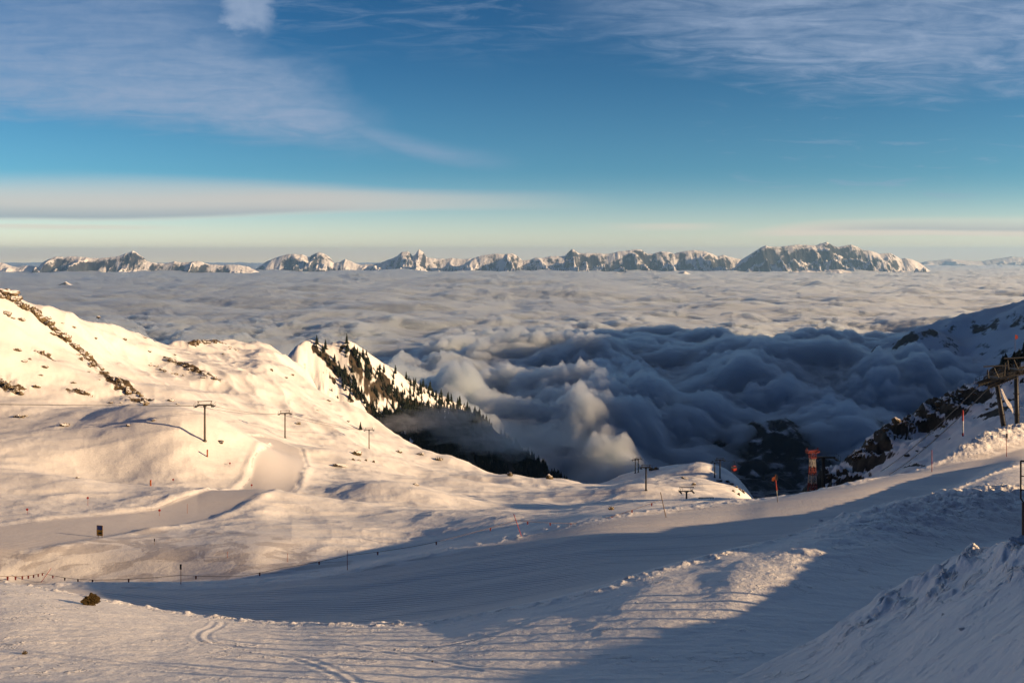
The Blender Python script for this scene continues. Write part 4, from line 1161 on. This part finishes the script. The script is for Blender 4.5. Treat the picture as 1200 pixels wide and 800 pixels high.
# small piste markers in the basin
first = None
for (u, vb, vt, kind, label) in ((176.5, 569, 562.5, "drum", "stout orange marker post in the basin above the groomed run"), (243, 535, 527, "drum", "stout orange marker post near the tall left pylon"),
        (103, 592, 583, "disc", "red disc marker on a thin stick on the left edge of the groomed run"), (32, 602, 596.5, "disc", "red disc marker low in the snow at the far left of the basin"),
        (187, 604, 597.5, "disc", "red disc marker on the groomed run right of the sign board"), (203, 564, 561.5, "disc", "tiny red disc marker on the upper edge of the groomed run"),
        (219.5, 601, 590, "stick", "thin red stick on the right bank of the groomed run"), (181, 638, 630.5, "dark", "dark topped stick in the flat basin right of the sign board"),
        (269.5, 545, 542.5, "disc", "tiny red disc marker near the far bend of the groomed run"), (266.5, 653, 646, "stick", "thin stick in the basin above the rope, right of the dark topped pole"),
        (337, 658, 648, "stick", "thin faint stick behind the rope left of the upright red pole"), (295, 571.5, 568, "disc", "tiny red disc marker on the inner bank of the run's bend")):
    b = at(u, vb); h = (vb - vt) / FPX * b.y
    r = empty("piste_marker", b)
    if kind == "drum":
        MB().tube((0, 0, -0.4), (0, 0, h), 0.16, 0.16, 12).build("post", ORANGE, r, smooth=True); MB().tube((0, 0, h * 0.98), (0, 0, h * 1.06), 0.18, 0.12, 12).build("cap", RED, r)
    else:
        MB().tube((0, 0, -0.5), (0, 0, h), 0.025, 0.022, 6).build("stick", ORANGE if kind != "dark" else WOOD, r)
        if kind == "disc": MB().tube((0, -0.06, h), (0, -0.03, h), 0.20, 0.20, 16).build("disc", RED, r)
        if kind == "dark": MB().box((0, 0, h * 0.75), (0.13, 0.05, h * 0.45)).build("board", BLACK, r)
    tag(r, label, "piste marker", "piste markers in the basin")

# two-tone sign board
b = at(117, 629); s_ = b.y / FPX
r = empty("sign_board", b, R(-12))
W_, H_ = 7.0 * s_, 11.0 * s_
for sx in (-1, 1): MB().tube((sx * W_ * 0.38, 0.08, -0.4), (sx * W_ * 0.38, 0.08, 2 * s_ + H_ * 0.95), 0.05, 0.05, 8).build("leg", WOOD, r)
MB().box((0, 0, 2.2 * s_ + H_ * 0.28), (W_, 0.06, H_ * 0.56)).build("lower_panel", YELLOW, r, 0.01)
MB().box((0, 0, 2.2 * s_ + H_ * 0.785), (W_, 0.06, H_ * 0.43)).build("upper_panel", BLUE, r, 0.01)
fr = MB(); z0, z1 = 2.2 * s_, 2.2 * s_ + H_
for sx in (-1, 1): fr.box((sx * (W_ / 2 + 0.03), 0, (z0 + z1) / 2), (0.06, 0.10, H_ + 0.12))
fr.box((0, 0, z1 + 0.03), (W_, 0.10, 0.06)); fr.box((0, 0, z0 - 0.03), (W_, 0.10, 0.06))
fr.build("frame", WOOD, r)
MB().box((W_ * 0.05, -0.045, z0 + H_ * 0.24), (W_ * 0.6, 0.02, H_ * 0.18)).build("marking", BLACK, r)
tag(r, "blue over ochre sign board standing alone in the sunlit basin", "sign")

# rope fences with small pennants
def rope_fence(pts, label, npen, sag=0.5):
    out = []; tot = len(pts) - 1
    for a, b in zip(pts[:-1], pts[1:]):
        for k in range(10):
            t = k / 10; q_ = a.lerp(b, t); q_.z -= sag * 4 * t * (1 - t) * min(1.0, (b - a).length / 22.0); out.append(q_)
    out.append(pts[-1])
    r = empty("rope_fence", out[0])
    out = [q_ - out[0] for q_ in out]
    MB().path(out, 0.022, 5).build("rope", WOOD, r)
    L = [0.0]
    for a, b in zip(out[:-1], out[1:]): L.append(L[-1] + (b - a).length)
    for k in range(npen):
        s = L[-1] * (k + 0.5) / npen
        i = max(i_ for i_ in range(len(L)) if L[i_] <= s); i = min(i, len(out) - 2)
        q_ = out[i].lerp(out[i + 1], (s - L[i]) / max(1e-6, L[i + 1] - L[i]))
        f = MB(); f.poly([(-0.09, 0), (0.09, 0), (0.06, -0.34), (-0.06, -0.34)], 0.03)
        o = f.build("pennant", PENNANT, r); o.location = q_
    return tag(r, label, "rope fence")
def rp(u, v, vg):
    """rope point seen at (u, v) above ground met at (u, vg)"""
    g_ = at(u, vg); return Vector(((u - U0) / FPX * g_.y, g_.y, -(v - V0) / FPX * g_.y))
rope_fence([rp(-22, 673, 688), rp(50, 671, 683), rp(120, 679, 684.5), rp(212, 673.5, 684), rp(280, 675, 680), rp(330, 665, 675), rp(407, 650.5, 667.5), rp(500, 637, 650), rp(605, 609, 627)],
           "long rope with red pennants strung along the shadow's far edge", 20, 0.25)
rope_fence([rp(605, 609, 627), rp(640, 612, 622), rp(690, 612.5, 609.5), rp(775, 585, 600)], "shorter rope with red pennants climbing towards the leaning dark pole", 7, 0.3)

# dark railing at the right edge
d0 = 26.0
b = Vector(((1197.5 - U0) / FPX * d0, d0, -(628 - V0) / FPX * d0))
r = empty("railing", b, R(-30))
hh = (628 - 540) / FPX * d0
MB().tube((0.05, 0, -1.5), (0.05, 0, hh * 0.45), 0.055, 0.055, 10).build("post", BLACK, r)
f = MB()
f.tube((-0.03, 0, hh * 0.50), (-0.03, 0, hh), 0.025, 0.025, 8); f.tube((0.10, 0, hh * 0.42), (0.10, 0, hh), 0.03, 0.03, 8); f.tube((0.10, 0, hh * 0.42), (-0.03, 0, hh * 0.5), 0.025, 0.025, 8)
f.tube((-0.03, 0, hh), (2.2, 0, hh + 0.02), 0.03, 0.03, 8); f.tube((0.1, 0, hh * 0.45), (2.2, 0, hh * 0.45), 0.03, 0.03, 8)
for k in range(1, 12): f.tube((0.1 + k * 0.17, 0, hh * 0.45), (0.1 + k * 0.17, 0, hh), 0.015, 0.015, 6)
for k in (0.62, 0.80): f.tube((-0.03, 0, hh * k), (0.10, 0, hh * k), 0.018, 0.018, 6)
f.build("railing_frame", BLACK, r)
MB().tube((2.2, 0, -1.5), (2.2, 0, hh + 0.02), 0.04, 0.04, 10).build("post", BLACK, r)
tag(r, "black metal railing at the picture's right edge above the rough bank", "railing")

# posts on the bank outside the frame: their shadows are the stripes on the near snow
pr = empty("post_fence", (33.0, 30.0, ground_z(33.0, 30.0)))
NP = 11
for k in range(NP):
    t = k / (NP - 1); y = 21.0 + t * 17.0
    x = np.interp(y, [q_[1] for q_ in SHADOW_BANK], [q_[0] for q_ in SHADOW_BANK]); z = ground_z(x, y)
    hgt = 2.3 + 0.25 * math.sin(k * 1.7)
    MB().tube((x - 33.0, y - 30.0, z - pr.location.z - 0.8), (x - 33.0, y - 30.0, z - pr.location.z + hgt), 0.17, 0.15, 10).build("post", WOOD, pr, smooth=True)
tag(pr, "row of stout posts whose shadows lie as stripes across the near snow", "fence")
# ------------------------------------------------------------------ rocks
m, g = new_mat("snow_dusted_rock")
co = g.n("ShaderNodeTexCoord").outputs["Object"]
geo = g.n("ShaderNodeNewGeometry")
nz = g.n("ShaderNodeSeparateXYZ"); g.put(nz.inputs[0], geo.outputs["Normal"])
n1 = g.noise(co, 1.6, 7, 0.65); n2 = g.noise(co, 5.0, 5, 0.6)
rc = g.mix(g.ss(n1, 0.3, 0.7), (0.035, 0.028, 0.020), (0.17, 0.13, 0.075))
rc = g.mix(g.mul(g.ss(n2, 0.55, 0.7), 0.5), rc, (0.24, 0.20, 0.12))
sn = g.ss(g.add(nz.outputs[2], g.mul(0.9, g.sub(n1, 0.5))), 0.66, 0.76)
principled(g, g.mix(sn, rc, (0.84, 0.84, 0.86)), 0.85, g.bump(g.add(n1, g.mul(0.4, n2)), 0.18, 0.9), spec=0.2)
MAT_ROCK = m
m, g = new_mat("mossy_rock")
co = g.n("ShaderNodeTexCoord").outputs["Object"]
n1 = g.noise(co, 4.0, 6, 0.65); n2 = g.noise(co, 14.0, 5, 0.6)
rc = g.mix(g.ss(n1, 0.35, 0.65), (0.008, 0.007, 0.005), (0.05, 0.034, 0.012))
principled(g, g.mix(g.mul(g.ss(n2, 0.5, 0.65), 0.45), rc, (0.20, 0.13, 0.03)), 0.9, g.bump(g.add(n1, g.mul(0.5, n2)), 0.12, 1.0), spec=0.15)
MAT_MOSSY = m

def rock_mesh(name, seed, mat, sub=4, spiky=0.35, flat=0.6):
    bm = bmesh.new(); bmesh.ops.create_icosphere(bm, subdivisions=sub, radius=1.0)
    co = np.array([v.co[:] for v in bm.verts])
    rs = np.random.RandomState(seed)
    rad = np.ones(len(co))
    for k in range(14):                                   # cleaved planes
        nrm = rs.normal(size=3); nrm /= np.linalg.norm(nrm); off = 0.55 + 0.35 * rs.rand()
        dt = co @ nrm; rad = np.where(dt * rad > off, off / np.maximum(dt, 1e-3), rad)
    rad = rad * (1 + spiky * 0.35 * fbm(co[:, 0] * 2.2 + co[:, 2] * 1.3, co[:, 1] * 2.2 - co[:, 2] * 1.7, 4, seed) + spiky * 0.15 * fbm(co[:, 0] * 7 + co[:, 2] * 3, co[:, 1] * 7 - co[:, 2] * 4, 2, seed + 1))
    for v, r_, c in zip(bm.verts, rad, co): v.co = Vector(c * r_ * np.array([1, 1, flat]))
    me = bpy.data.meshes.new(name); bm.to_mesh(me); bm.free(); me.materials.append(mat)
    return me
RM = [rock_mesh("rock", 500 + k, MAT_ROCK, 3, 0.55, 0.55 + 0.12 * (k % 3)) for k in range(7)]
rnd = random.Random(5)

def rock(u, v, wpx, label, group=None, hpx=None, name="rock", rz=None, sink=0.25, dep=0.7, pick=vis_point, tilt=0.0):
    b = pick(u, v); s = wpx / FPX * b.y / 2
    o = bpy.data.objects.new(name, rnd.choice(RM)); COL.objects.link(o)
    hs = (hpx or wpx * 0.6) / FPX * b.y / 2
    o.scale = (s, s * dep, hs / 0.6); o.rotation_euler = (rnd.uniform(-0.2, 0.2), tilt + rnd.uniform(-0.15, 0.15), rnd.uniform(-0.5, 0.5) if rz is None else rz)
    o.location = (b.x, b.y + s * 0.2, b.z + hs * (0.55 - sink))
    return tag(o, label, "rock", group)

rock(6, 346, 26, "large dark rocky knob on the skyline at the left edge", hpx=15, sink=0.35)
rock(13, 352, 14, "smaller dark rock leaning on the rocky knob at the left edge", hpx=8)
# single rocks one can point at
rock(259, 518.5, 9, "dark snow-capped rock just right of the tall left pylon", hpx=6)
rock(20, 489, 10, "dark boulder row end nearest the picture's left edge on the bench", hpx=5)
rock(418, 533, 12, "dark rock jutting from the top of the snowy hummock by the smallest pylon", hpx=9)
rock(399, 546, 18, "low ochre rock slab at the near foot of the hummock", hpx=5)
for k, (u, v) in enumerate(((414, 539), (421, 539.5), (429, 540), (438, 541.5))):
    rock(u, v, 5 - 0.3 * k, "small dark stone in the row across the front of the hummock", "stones across the hummock", hpx=3.5)
rock(467, 530, 9, "flat ochre rock on the snow rim, farthest left of the rim rocks", hpx=4)
rock(494, 533, 11, "flat ochre rock at the middle of the rim below the pointed ridge", hpx=4)
rock(515, 539, 11, "flat ochre rock low on the rim, nearest the dark valley", hpx=4.5)
rock(598, 557.5, 8, "rock by a blue shadow on the rim between the hummocks", hpx=6)
rock(643.5, 561, 9, "dark snow-capped rock alone on the hummock left of the knoll", hpx=8)
rock(717, 597, 8, "ochre rock with a blue shadow left of the leaning dark pole", hpx=5)
rock(763, 551, 9, "dark rock on the crest of the knoll just right of the slim pylon", hpx=6)
rock(769, 550, 7, "brown rock on the crest of the knoll, second from the slim pylon", hpx=5)
rock(803, 561, 9, "brown rock casting shadow in the middle of the knoll", hpx=5)
rock(813, 568, 6, "small dark rock on the bright rib of the knoll", hpx=6)
rock(843, 563.5, 9, "dark triangular rock below the two knoll pylons", hpx=5)
rock(724, 557, 6, "lone dark rock on the skyline left of the paired pylons", hpx=4)
for (u, v) in ((853, 565), (858, 568), (863, 571), (867, 574), (860, 576), (866, 580), (871, 577)):
    rock(u, v, rnd.uniform(4, 6.5), "rock among the cluster on the steep right end of the knoll", "rocks at the right end of the knoll", hpx=rnd.uniform(3, 5))
for (u, v) in ((21, 488), (26, 489.5), (30, 488)):
    rock(u, v, rnd.uniform(4, 6), "stone in the short dark row on the left bench", "stones on the left bench", hpx=4)
rock(91, 560, 5, "single small rock on the snowy spur low at the left", hpx=3.5)
rock(180, 493, 6, "small ochre rock on the slope left of the tall pylon", hpx=4)
rock(487, 568, 8, "dark stone in the hollow of the middle hummocks", hpx=3)
# bedrock ribs of the left hill
def rib(uvs, n, w, label, group, spread=4.0, hk=0.75):
    for k in range(n):
        t = (k + rnd.random()) / n * (len(uvs) - 1); i = min(int(t), len(uvs) - 2); f = t - i
        u = uvs[i][0] * (1 - f) + uvs[i + 1][0] * f + rnd.gauss(0, spread); v = uvs[i][1] * (1 - f) + uvs[i + 1][1] * f + rnd.gauss(0, spread * 0.6)
        if u < -8: continue
        ww = w * rnd.uniform(0.5, 1.3)
        rock(u, v, ww, label, group, hpx=ww * hk * rnd.uniform(0.6, 1.2), sink=0.3, dep=1.0)
rib([(0, 345), (18, 352), (42, 368), (52, 380), (75, 395), (100, 418), (112, 430)], 44, 10, "brown rock of the thick upper part of the long rib on the left hill", "rocks of the upper rib", 3.5, 0.9)
rib([(0, 364), (14, 370), (24, 376)], 6, 8, "rock of the ledge under the rocky top at the left edge", "rocks under the left top", 2.5)
rib([(118, 432), (135, 445), (150, 456), (168, 468), (172, 474)], 22, 7, "brown rock of the thin lower end of the long rib", "rocks of the lower rib", 2.2, 0.9)
rib([(195, 421), (213, 428), (232, 436), (255, 447)], 18, 6, "rock of the dark band across the middle of the left hill", "rocks of the middle band", 1.8, 0.6)
rib([(172, 425), (185, 430), (200, 437), (218, 441)], 9, 4.5, "small rock under the dark band of the left hill", "rocks under the band", 1.6)
rib([(226, 405), (238, 401), (258, 402)], 10, 6, "brown rock on the rounded top of the hill's far shoulder", "rocks of the far shoulder", 1.6)
rib([(268, 405), (275, 408), (278, 412)], 5, 4.5, "dark rock just right of the brown shoulder rocks", "dark rocks right of the shoulder", 1.2)
rib([(0, 448), (8, 452), (16, 458), (20, 463)], 8, 8, "rock of the outcrop at the left edge above the bench", "rocks of the left outcrop", 2.0, 1.0)
rib([(88, 457), (98, 461), (108, 465)], 6, 7.5, "rock of the ochre outcrop in the middle of the left slope", "rocks of the ochre outcrop", 1.2)
rib([(42, 412), (52, 416), (60, 418)], 5, 6, "rock of the little outcrop below the rib on the left", "rocks of the little outcrop", 1.5)
for (u, v, w) in ((20, 411, 9), (28, 424, 7), (35, 421, 5), (52, 431, 9), (48, 440, 5), (104, 436, 5), (116, 445, 4), (42, 454, 9), (86, 449, 6), (130, 472, 7), (142, 472, 4), (200, 470, 8), (208, 474, 5), (205, 416, 4), (175, 412, 5), (146, 398, 6), (112, 397, 5), (86, 384, 6), (73, 379, 4), (115, 372, 5), (170, 396, 5), (262, 415, 4), (318, 434, 6), (335, 443, 7), (343, 440, 5), (385, 470, 6), (408, 494, 6), (372, 481, 4), (350, 497, 7), (422, 503, 4), (75, 499, 12), (150, 499, 6)):
    rock(u, v, w, "small rock scattered on the sunlit left slope", "scattered rocks on the left slope", hpx=w * 0.55)
# rock-and-scrub ledge along the crest of the right slope
for k in range(64):
    t = rnd.random(); u = 948 + t * 235 + rnd.gauss(0, 3)
    vs = np.interp(u, [900, 930, 960, 985, 1020, 1050, 1100, 1150, 1200], [640, 590, 560, 545, 515, 491, 472, 445, 412])
    v = vs + abs(rnd.gauss(0, 9)) + 2
    w = rnd.uniform(5, 11)
    o = rock(u, v, w, "dark rock of the jagged edge along the right slope's crest", "rocks of the right crest", hpx=w * 0.7, pick=slope_point, sink=0.45)
for (u, v, w) in ((1064, 535, 9), (1076, 529, 6), (1084, 525, 6), (1108, 500, 8), (1100, 512, 7), (1158, 480, 7), (1163, 477, 6), (1070, 502, 10), (1078, 498, 8)):
    rock(u, v, w, "dark rock standing alone out on the shaded right slope", "lone rocks on the right slope", hpx=w * 0.55, pick=slope_point)

# boulder on the near snow
me = rock_mesh("boulder", 77, MAT_MOSSY, 5, 1.3, 0.85)
b = vis_point(104, 708.5); s = 22 / FPX * b.y / 2
o = bpy.data.objects.new("boulder", me); COL.objects.link(o)
s *= 0.68; o.scale = (s * 1.15, s * 0.9, s * 1.0); o.location = (b.x, b.y + s * 0.4, b.z + s * 0.45); o.rotation_euler = (0, 0, 0.7)
tag(o, "dark mossy boulder on the near snow at the lower left", "boulder")
o = rock(29, 766, 7, "small dark stone in the near snow at the bottom left", hpx=5)
rock(507, 775, 3, "tiny dark stone between the shadow stripes", hpx=2.5)
# lumps of ploughed snow
m, g = new_mat("clean_snow_lump")
co = g.n("ShaderNodeTexCoord").outputs["Object"]
principled(g, (0.85, 0.85, 0.87), 0.6, g.bump(g.noise(co, 4.0, 5, 0.6), 0.1, 0.8), spec=0.2)
LM = [rock_mesh("snow_lump", 600 + k, m, 3, 0.5, 0.7) for k in range(4)]
for k, (u, v, w, lab) in enumerate(((840, 654, 7, "snow lump on the lip at the top of the sunlit wedge"), (851, 650, 4, "smaller snow lump on the lip beside the sunlit wedge"), (962, 610, 7, "slab of snow lying on the lip between light and shade"),
        (993, 561, 6, "lit snow lump on the run's far edge left of the orange board"), (983, 564, 6, "low snow lump on the far edge nearest the lattice tower"), (1031, 553, 4, "lit snow lump on the far edge right of the orange board"), (1128, 737, 9, "snow block half sunk in the mound at the lower right"), (1105, 720, 6, "small snow block on the mound below the rough bank"))):
    b = vis_point(u, v); s = w / FPX * b.y / 2
    o = bpy.data.objects.new("snow_lump", LM[k % 4]); COL.objects.link(o); o.scale = (s, s * 0.8, s * 0.7); o.location = (b.x, b.y, b.z + s * 0.15); o.rotation_euler = (0, 0, k)
    tag(o, lab, "snow lump")

# ------------------------------------------------------------------ conifers
m, g = new_mat("conifer_needles")
co = g.n("ShaderNodeTexCoord").outputs["Object"]
n1 = g.noise(co, 0.8, 4, 0.6)
principled(g, g.mix(n1, (0.007, 0.012, 0.009), (0.022, 0.03, 0.02)), 0.8, spec=0.1)
MAT_NEEDLE = m
def conifer_mesh(seed, tiers, seg):
    rs = random.Random(seed); mb = MB()
    mb.tube((0, 0, -1.5), (0, 0, 12.5), 0.28, 0.05, 5)
    for k in range(tiers):
        t = k / tiers; z = 1.3 + t * 10.5; rr = (2.9 * (1 - t) ** 0.9 + 0.35) * rs.uniform(0.8, 1.15); hh = 13.0 / tiers * 1.7
        n = len(mb.v); a0 = rs.random() * 6
        mb.v.append((rs.uniform(-0.1, 0.1), rs.uniform(-0.1, 0.1), z + hh))
        for j in range(seg):
            a = a0 + 2 * math.pi * j / seg; r2 = rr * (rs.uniform(0.85, 1.25) if j % 2 else rs.uniform(0.45, 0.7))
            mb.v.append((r2 * math.cos(a), r2 * math.sin(a), z - (0.5 if j % 2 else -0.2) * rs.uniform(0.5, 1.4)))
        for j in range(seg): mb.f.append((n, n + 1 + j, n + 1 + (j + 1) % seg))
    return mb
CM = []
for k in range(5):
    o = conifer_mesh(900 + k, 8, 12).build("conifer", MAT_NEEDLE); CM.append(o.data); bpy.data.objects.remove(o)
def ridge_point(u, v):
    j = int(np.argmin(np.abs(pp - (u - U0) / FPX)))
    zr = -(v - V0) / FPX * yp
    hit = np.where(Zp[:, j] >= zr)[0]
    if not len(hit): return None
    d = yp[hit[0]]
    return Vector(((u - U0) / FPX * d, d, -(v - V0) / FPX * d))
def near_cover(u, v):
    q_ = vis_point(u, v); return q_.y < 900
bands = [([(370, 409), (384, 420), (400, 440), (415, 458), (432, 478), (446, 496)], 5, 62, "conifer of the left diagonal band on the pointed ridge", "conifers of the left band"),
         ([(404, 412), (420, 422), (436, 440), (452, 452), (468, 468), (484, 480), (500, 486)], 7, 120, "conifer of the dense dark band down the middle of the pointed ridge", "conifers of the middle band"),
         ([(477, 447), (494, 460), (515, 468), (535, 476), (556, 486)], 4, 70, "conifer along the crest falling to the right of the pointed ridge", "conifers of the right crest"),
         ([(395, 460), (430, 470), (470, 500)], 12, 34, "conifer standing loosely on the lit face of the pointed ridge", "loose conifers of the lit face")]
for pts_, sp, n, lab, grp in bands:
    for k in range(n):
        t = rnd.random() * (len(pts_) - 1); i = min(int(t), len(pts_) - 2); f = t - i
        u = pts_[i][0] * (1 - f) + pts_[i + 1][0] * f + rnd.gauss(0, sp * 0.6); v = pts_[i][1] * (1 - f) + pts_[i + 1][1] * f + rnd.gauss(0, sp)
        q_ = ridge_point(u, v)
        if q_ is None or near_cover(u, v): continue
        o = bpy.data.objects.new("conifer", CM[k % 5]); COL.objects.link(o)
        s = rnd.uniform(0.55, 1.25); o.scale = (s, s, s * rnd.uniform(0.9, 1.2)); o.location = q_ - Vector((0, 0, 0.5)); o.rotation_euler = (0, 0, rnd.random() * 6)
        tag(o, lab, "conifer", grp)
o = bpy.data.objects.new("conifer", CM[1]); COL.objects.link(o); o.scale = (1.1, 1.1, 1.2); o.location = ridge_point(476, 446); tag(o, "tallest single conifer on the skyline where the ridge crest drops", "conifer")
o = bpy.data.objects.new("conifer", CM[2]); COL.objects.link(o); q_ = vis_point(422.5, 504); o.scale = (0.3, 0.3, 0.3); o.location = q_; tag(o, "lone little conifer on the snow above the smallest pylon", "conifer")
# the dark wood low on the ridge: one mass
rs = np.random.RandomState(3); V, F = [], []
cnt = 0
base = [conifer_mesh(950 + k, 5, 8) for k in range(3)]
poly = [(440, 490), (500, 484), (560, 492), (600, 515), (645, 545), (690, 575), (690, 610), (560, 600), (480, 560)]
while cnt < 6000:
    u = rs.uniform(425, 690); v = rs.uniform(470, 600)
    lo = np.interp(u, [425, 500, 560, 600, 645, 690], [495, 478, 488, 514, 544, 575]); cnt += 1
    if v < lo: continue
    q_ = ridge_point(u, v)
    if q_ is None: continue
    if perlin(np.array([q_.x / 45 + q_.y / 90]), np.array([q_.y / 130]), 7)[0] < -0.38: continue
    mb = base[cnt % 3]; n = len(V); s = rs.uniform(0.55, 1.5)
    V += [(x * s + q_.x, y * s + q_.y, z * s + q_.z - 0.5) for x, y, z in mb.v]; F += [tuple(n + i for i in f) for f in mb.f]
me = bpy.data.meshes.new("forest"); me.from_pydata(V, [], F); me.materials.append(MAT_NEEDLE)
o = bpy.data.objects.new("forest", me); COL.objects.link(o)
tag(o, "dark conifer wood on the shaded lower end of the pointed ridge", "forest", kind="stuff")
# dwarf pines at the top right of the rocky slope, and a little red flag among them
for k in range(26):
    u = rnd.uniform(1168, 1206); v = np.interp(u, [1150, 1200, 1260], [445, 412, 375]) + rnd.uniform(-2, 12)
    q_ = slope_point(u, v)
    o = bpy.data.objects.new("dwarf_pine", CM[k % 5]); COL.objects.link(o); s = rnd.uniform(0.22, 0.42); o.scale = (s * 1.3, s * 1.3, s); o.location = q_ - Vector((0, 0, 0.4)); o.rotation_euler = (0, 0, k)
    tag(o, "dark dwarf pine in the thicket behind the large pylons", "dwarf pine", "dwarf pines behind the large pylons")
q_ = slope_point(1189.5, 420)
r = empty("flag_pole", q_)
hh = (420 - 392) / FPX * q_.y
MB().tube((0, 0, -1), (0, 0, hh), 0.08, 0.06, 6).build("pole", WOOD, r)
f = MB(); f.poly([(0, 0), (1.1, -0.3), (1.3, -1.6), (0.2, -2.1), (0, -1.9)], 0.05); f = f.build("flag", RED, r); f.location = (0, 0, hh)
tag(r, "small red flag above the dark pines at the top right", "flag")
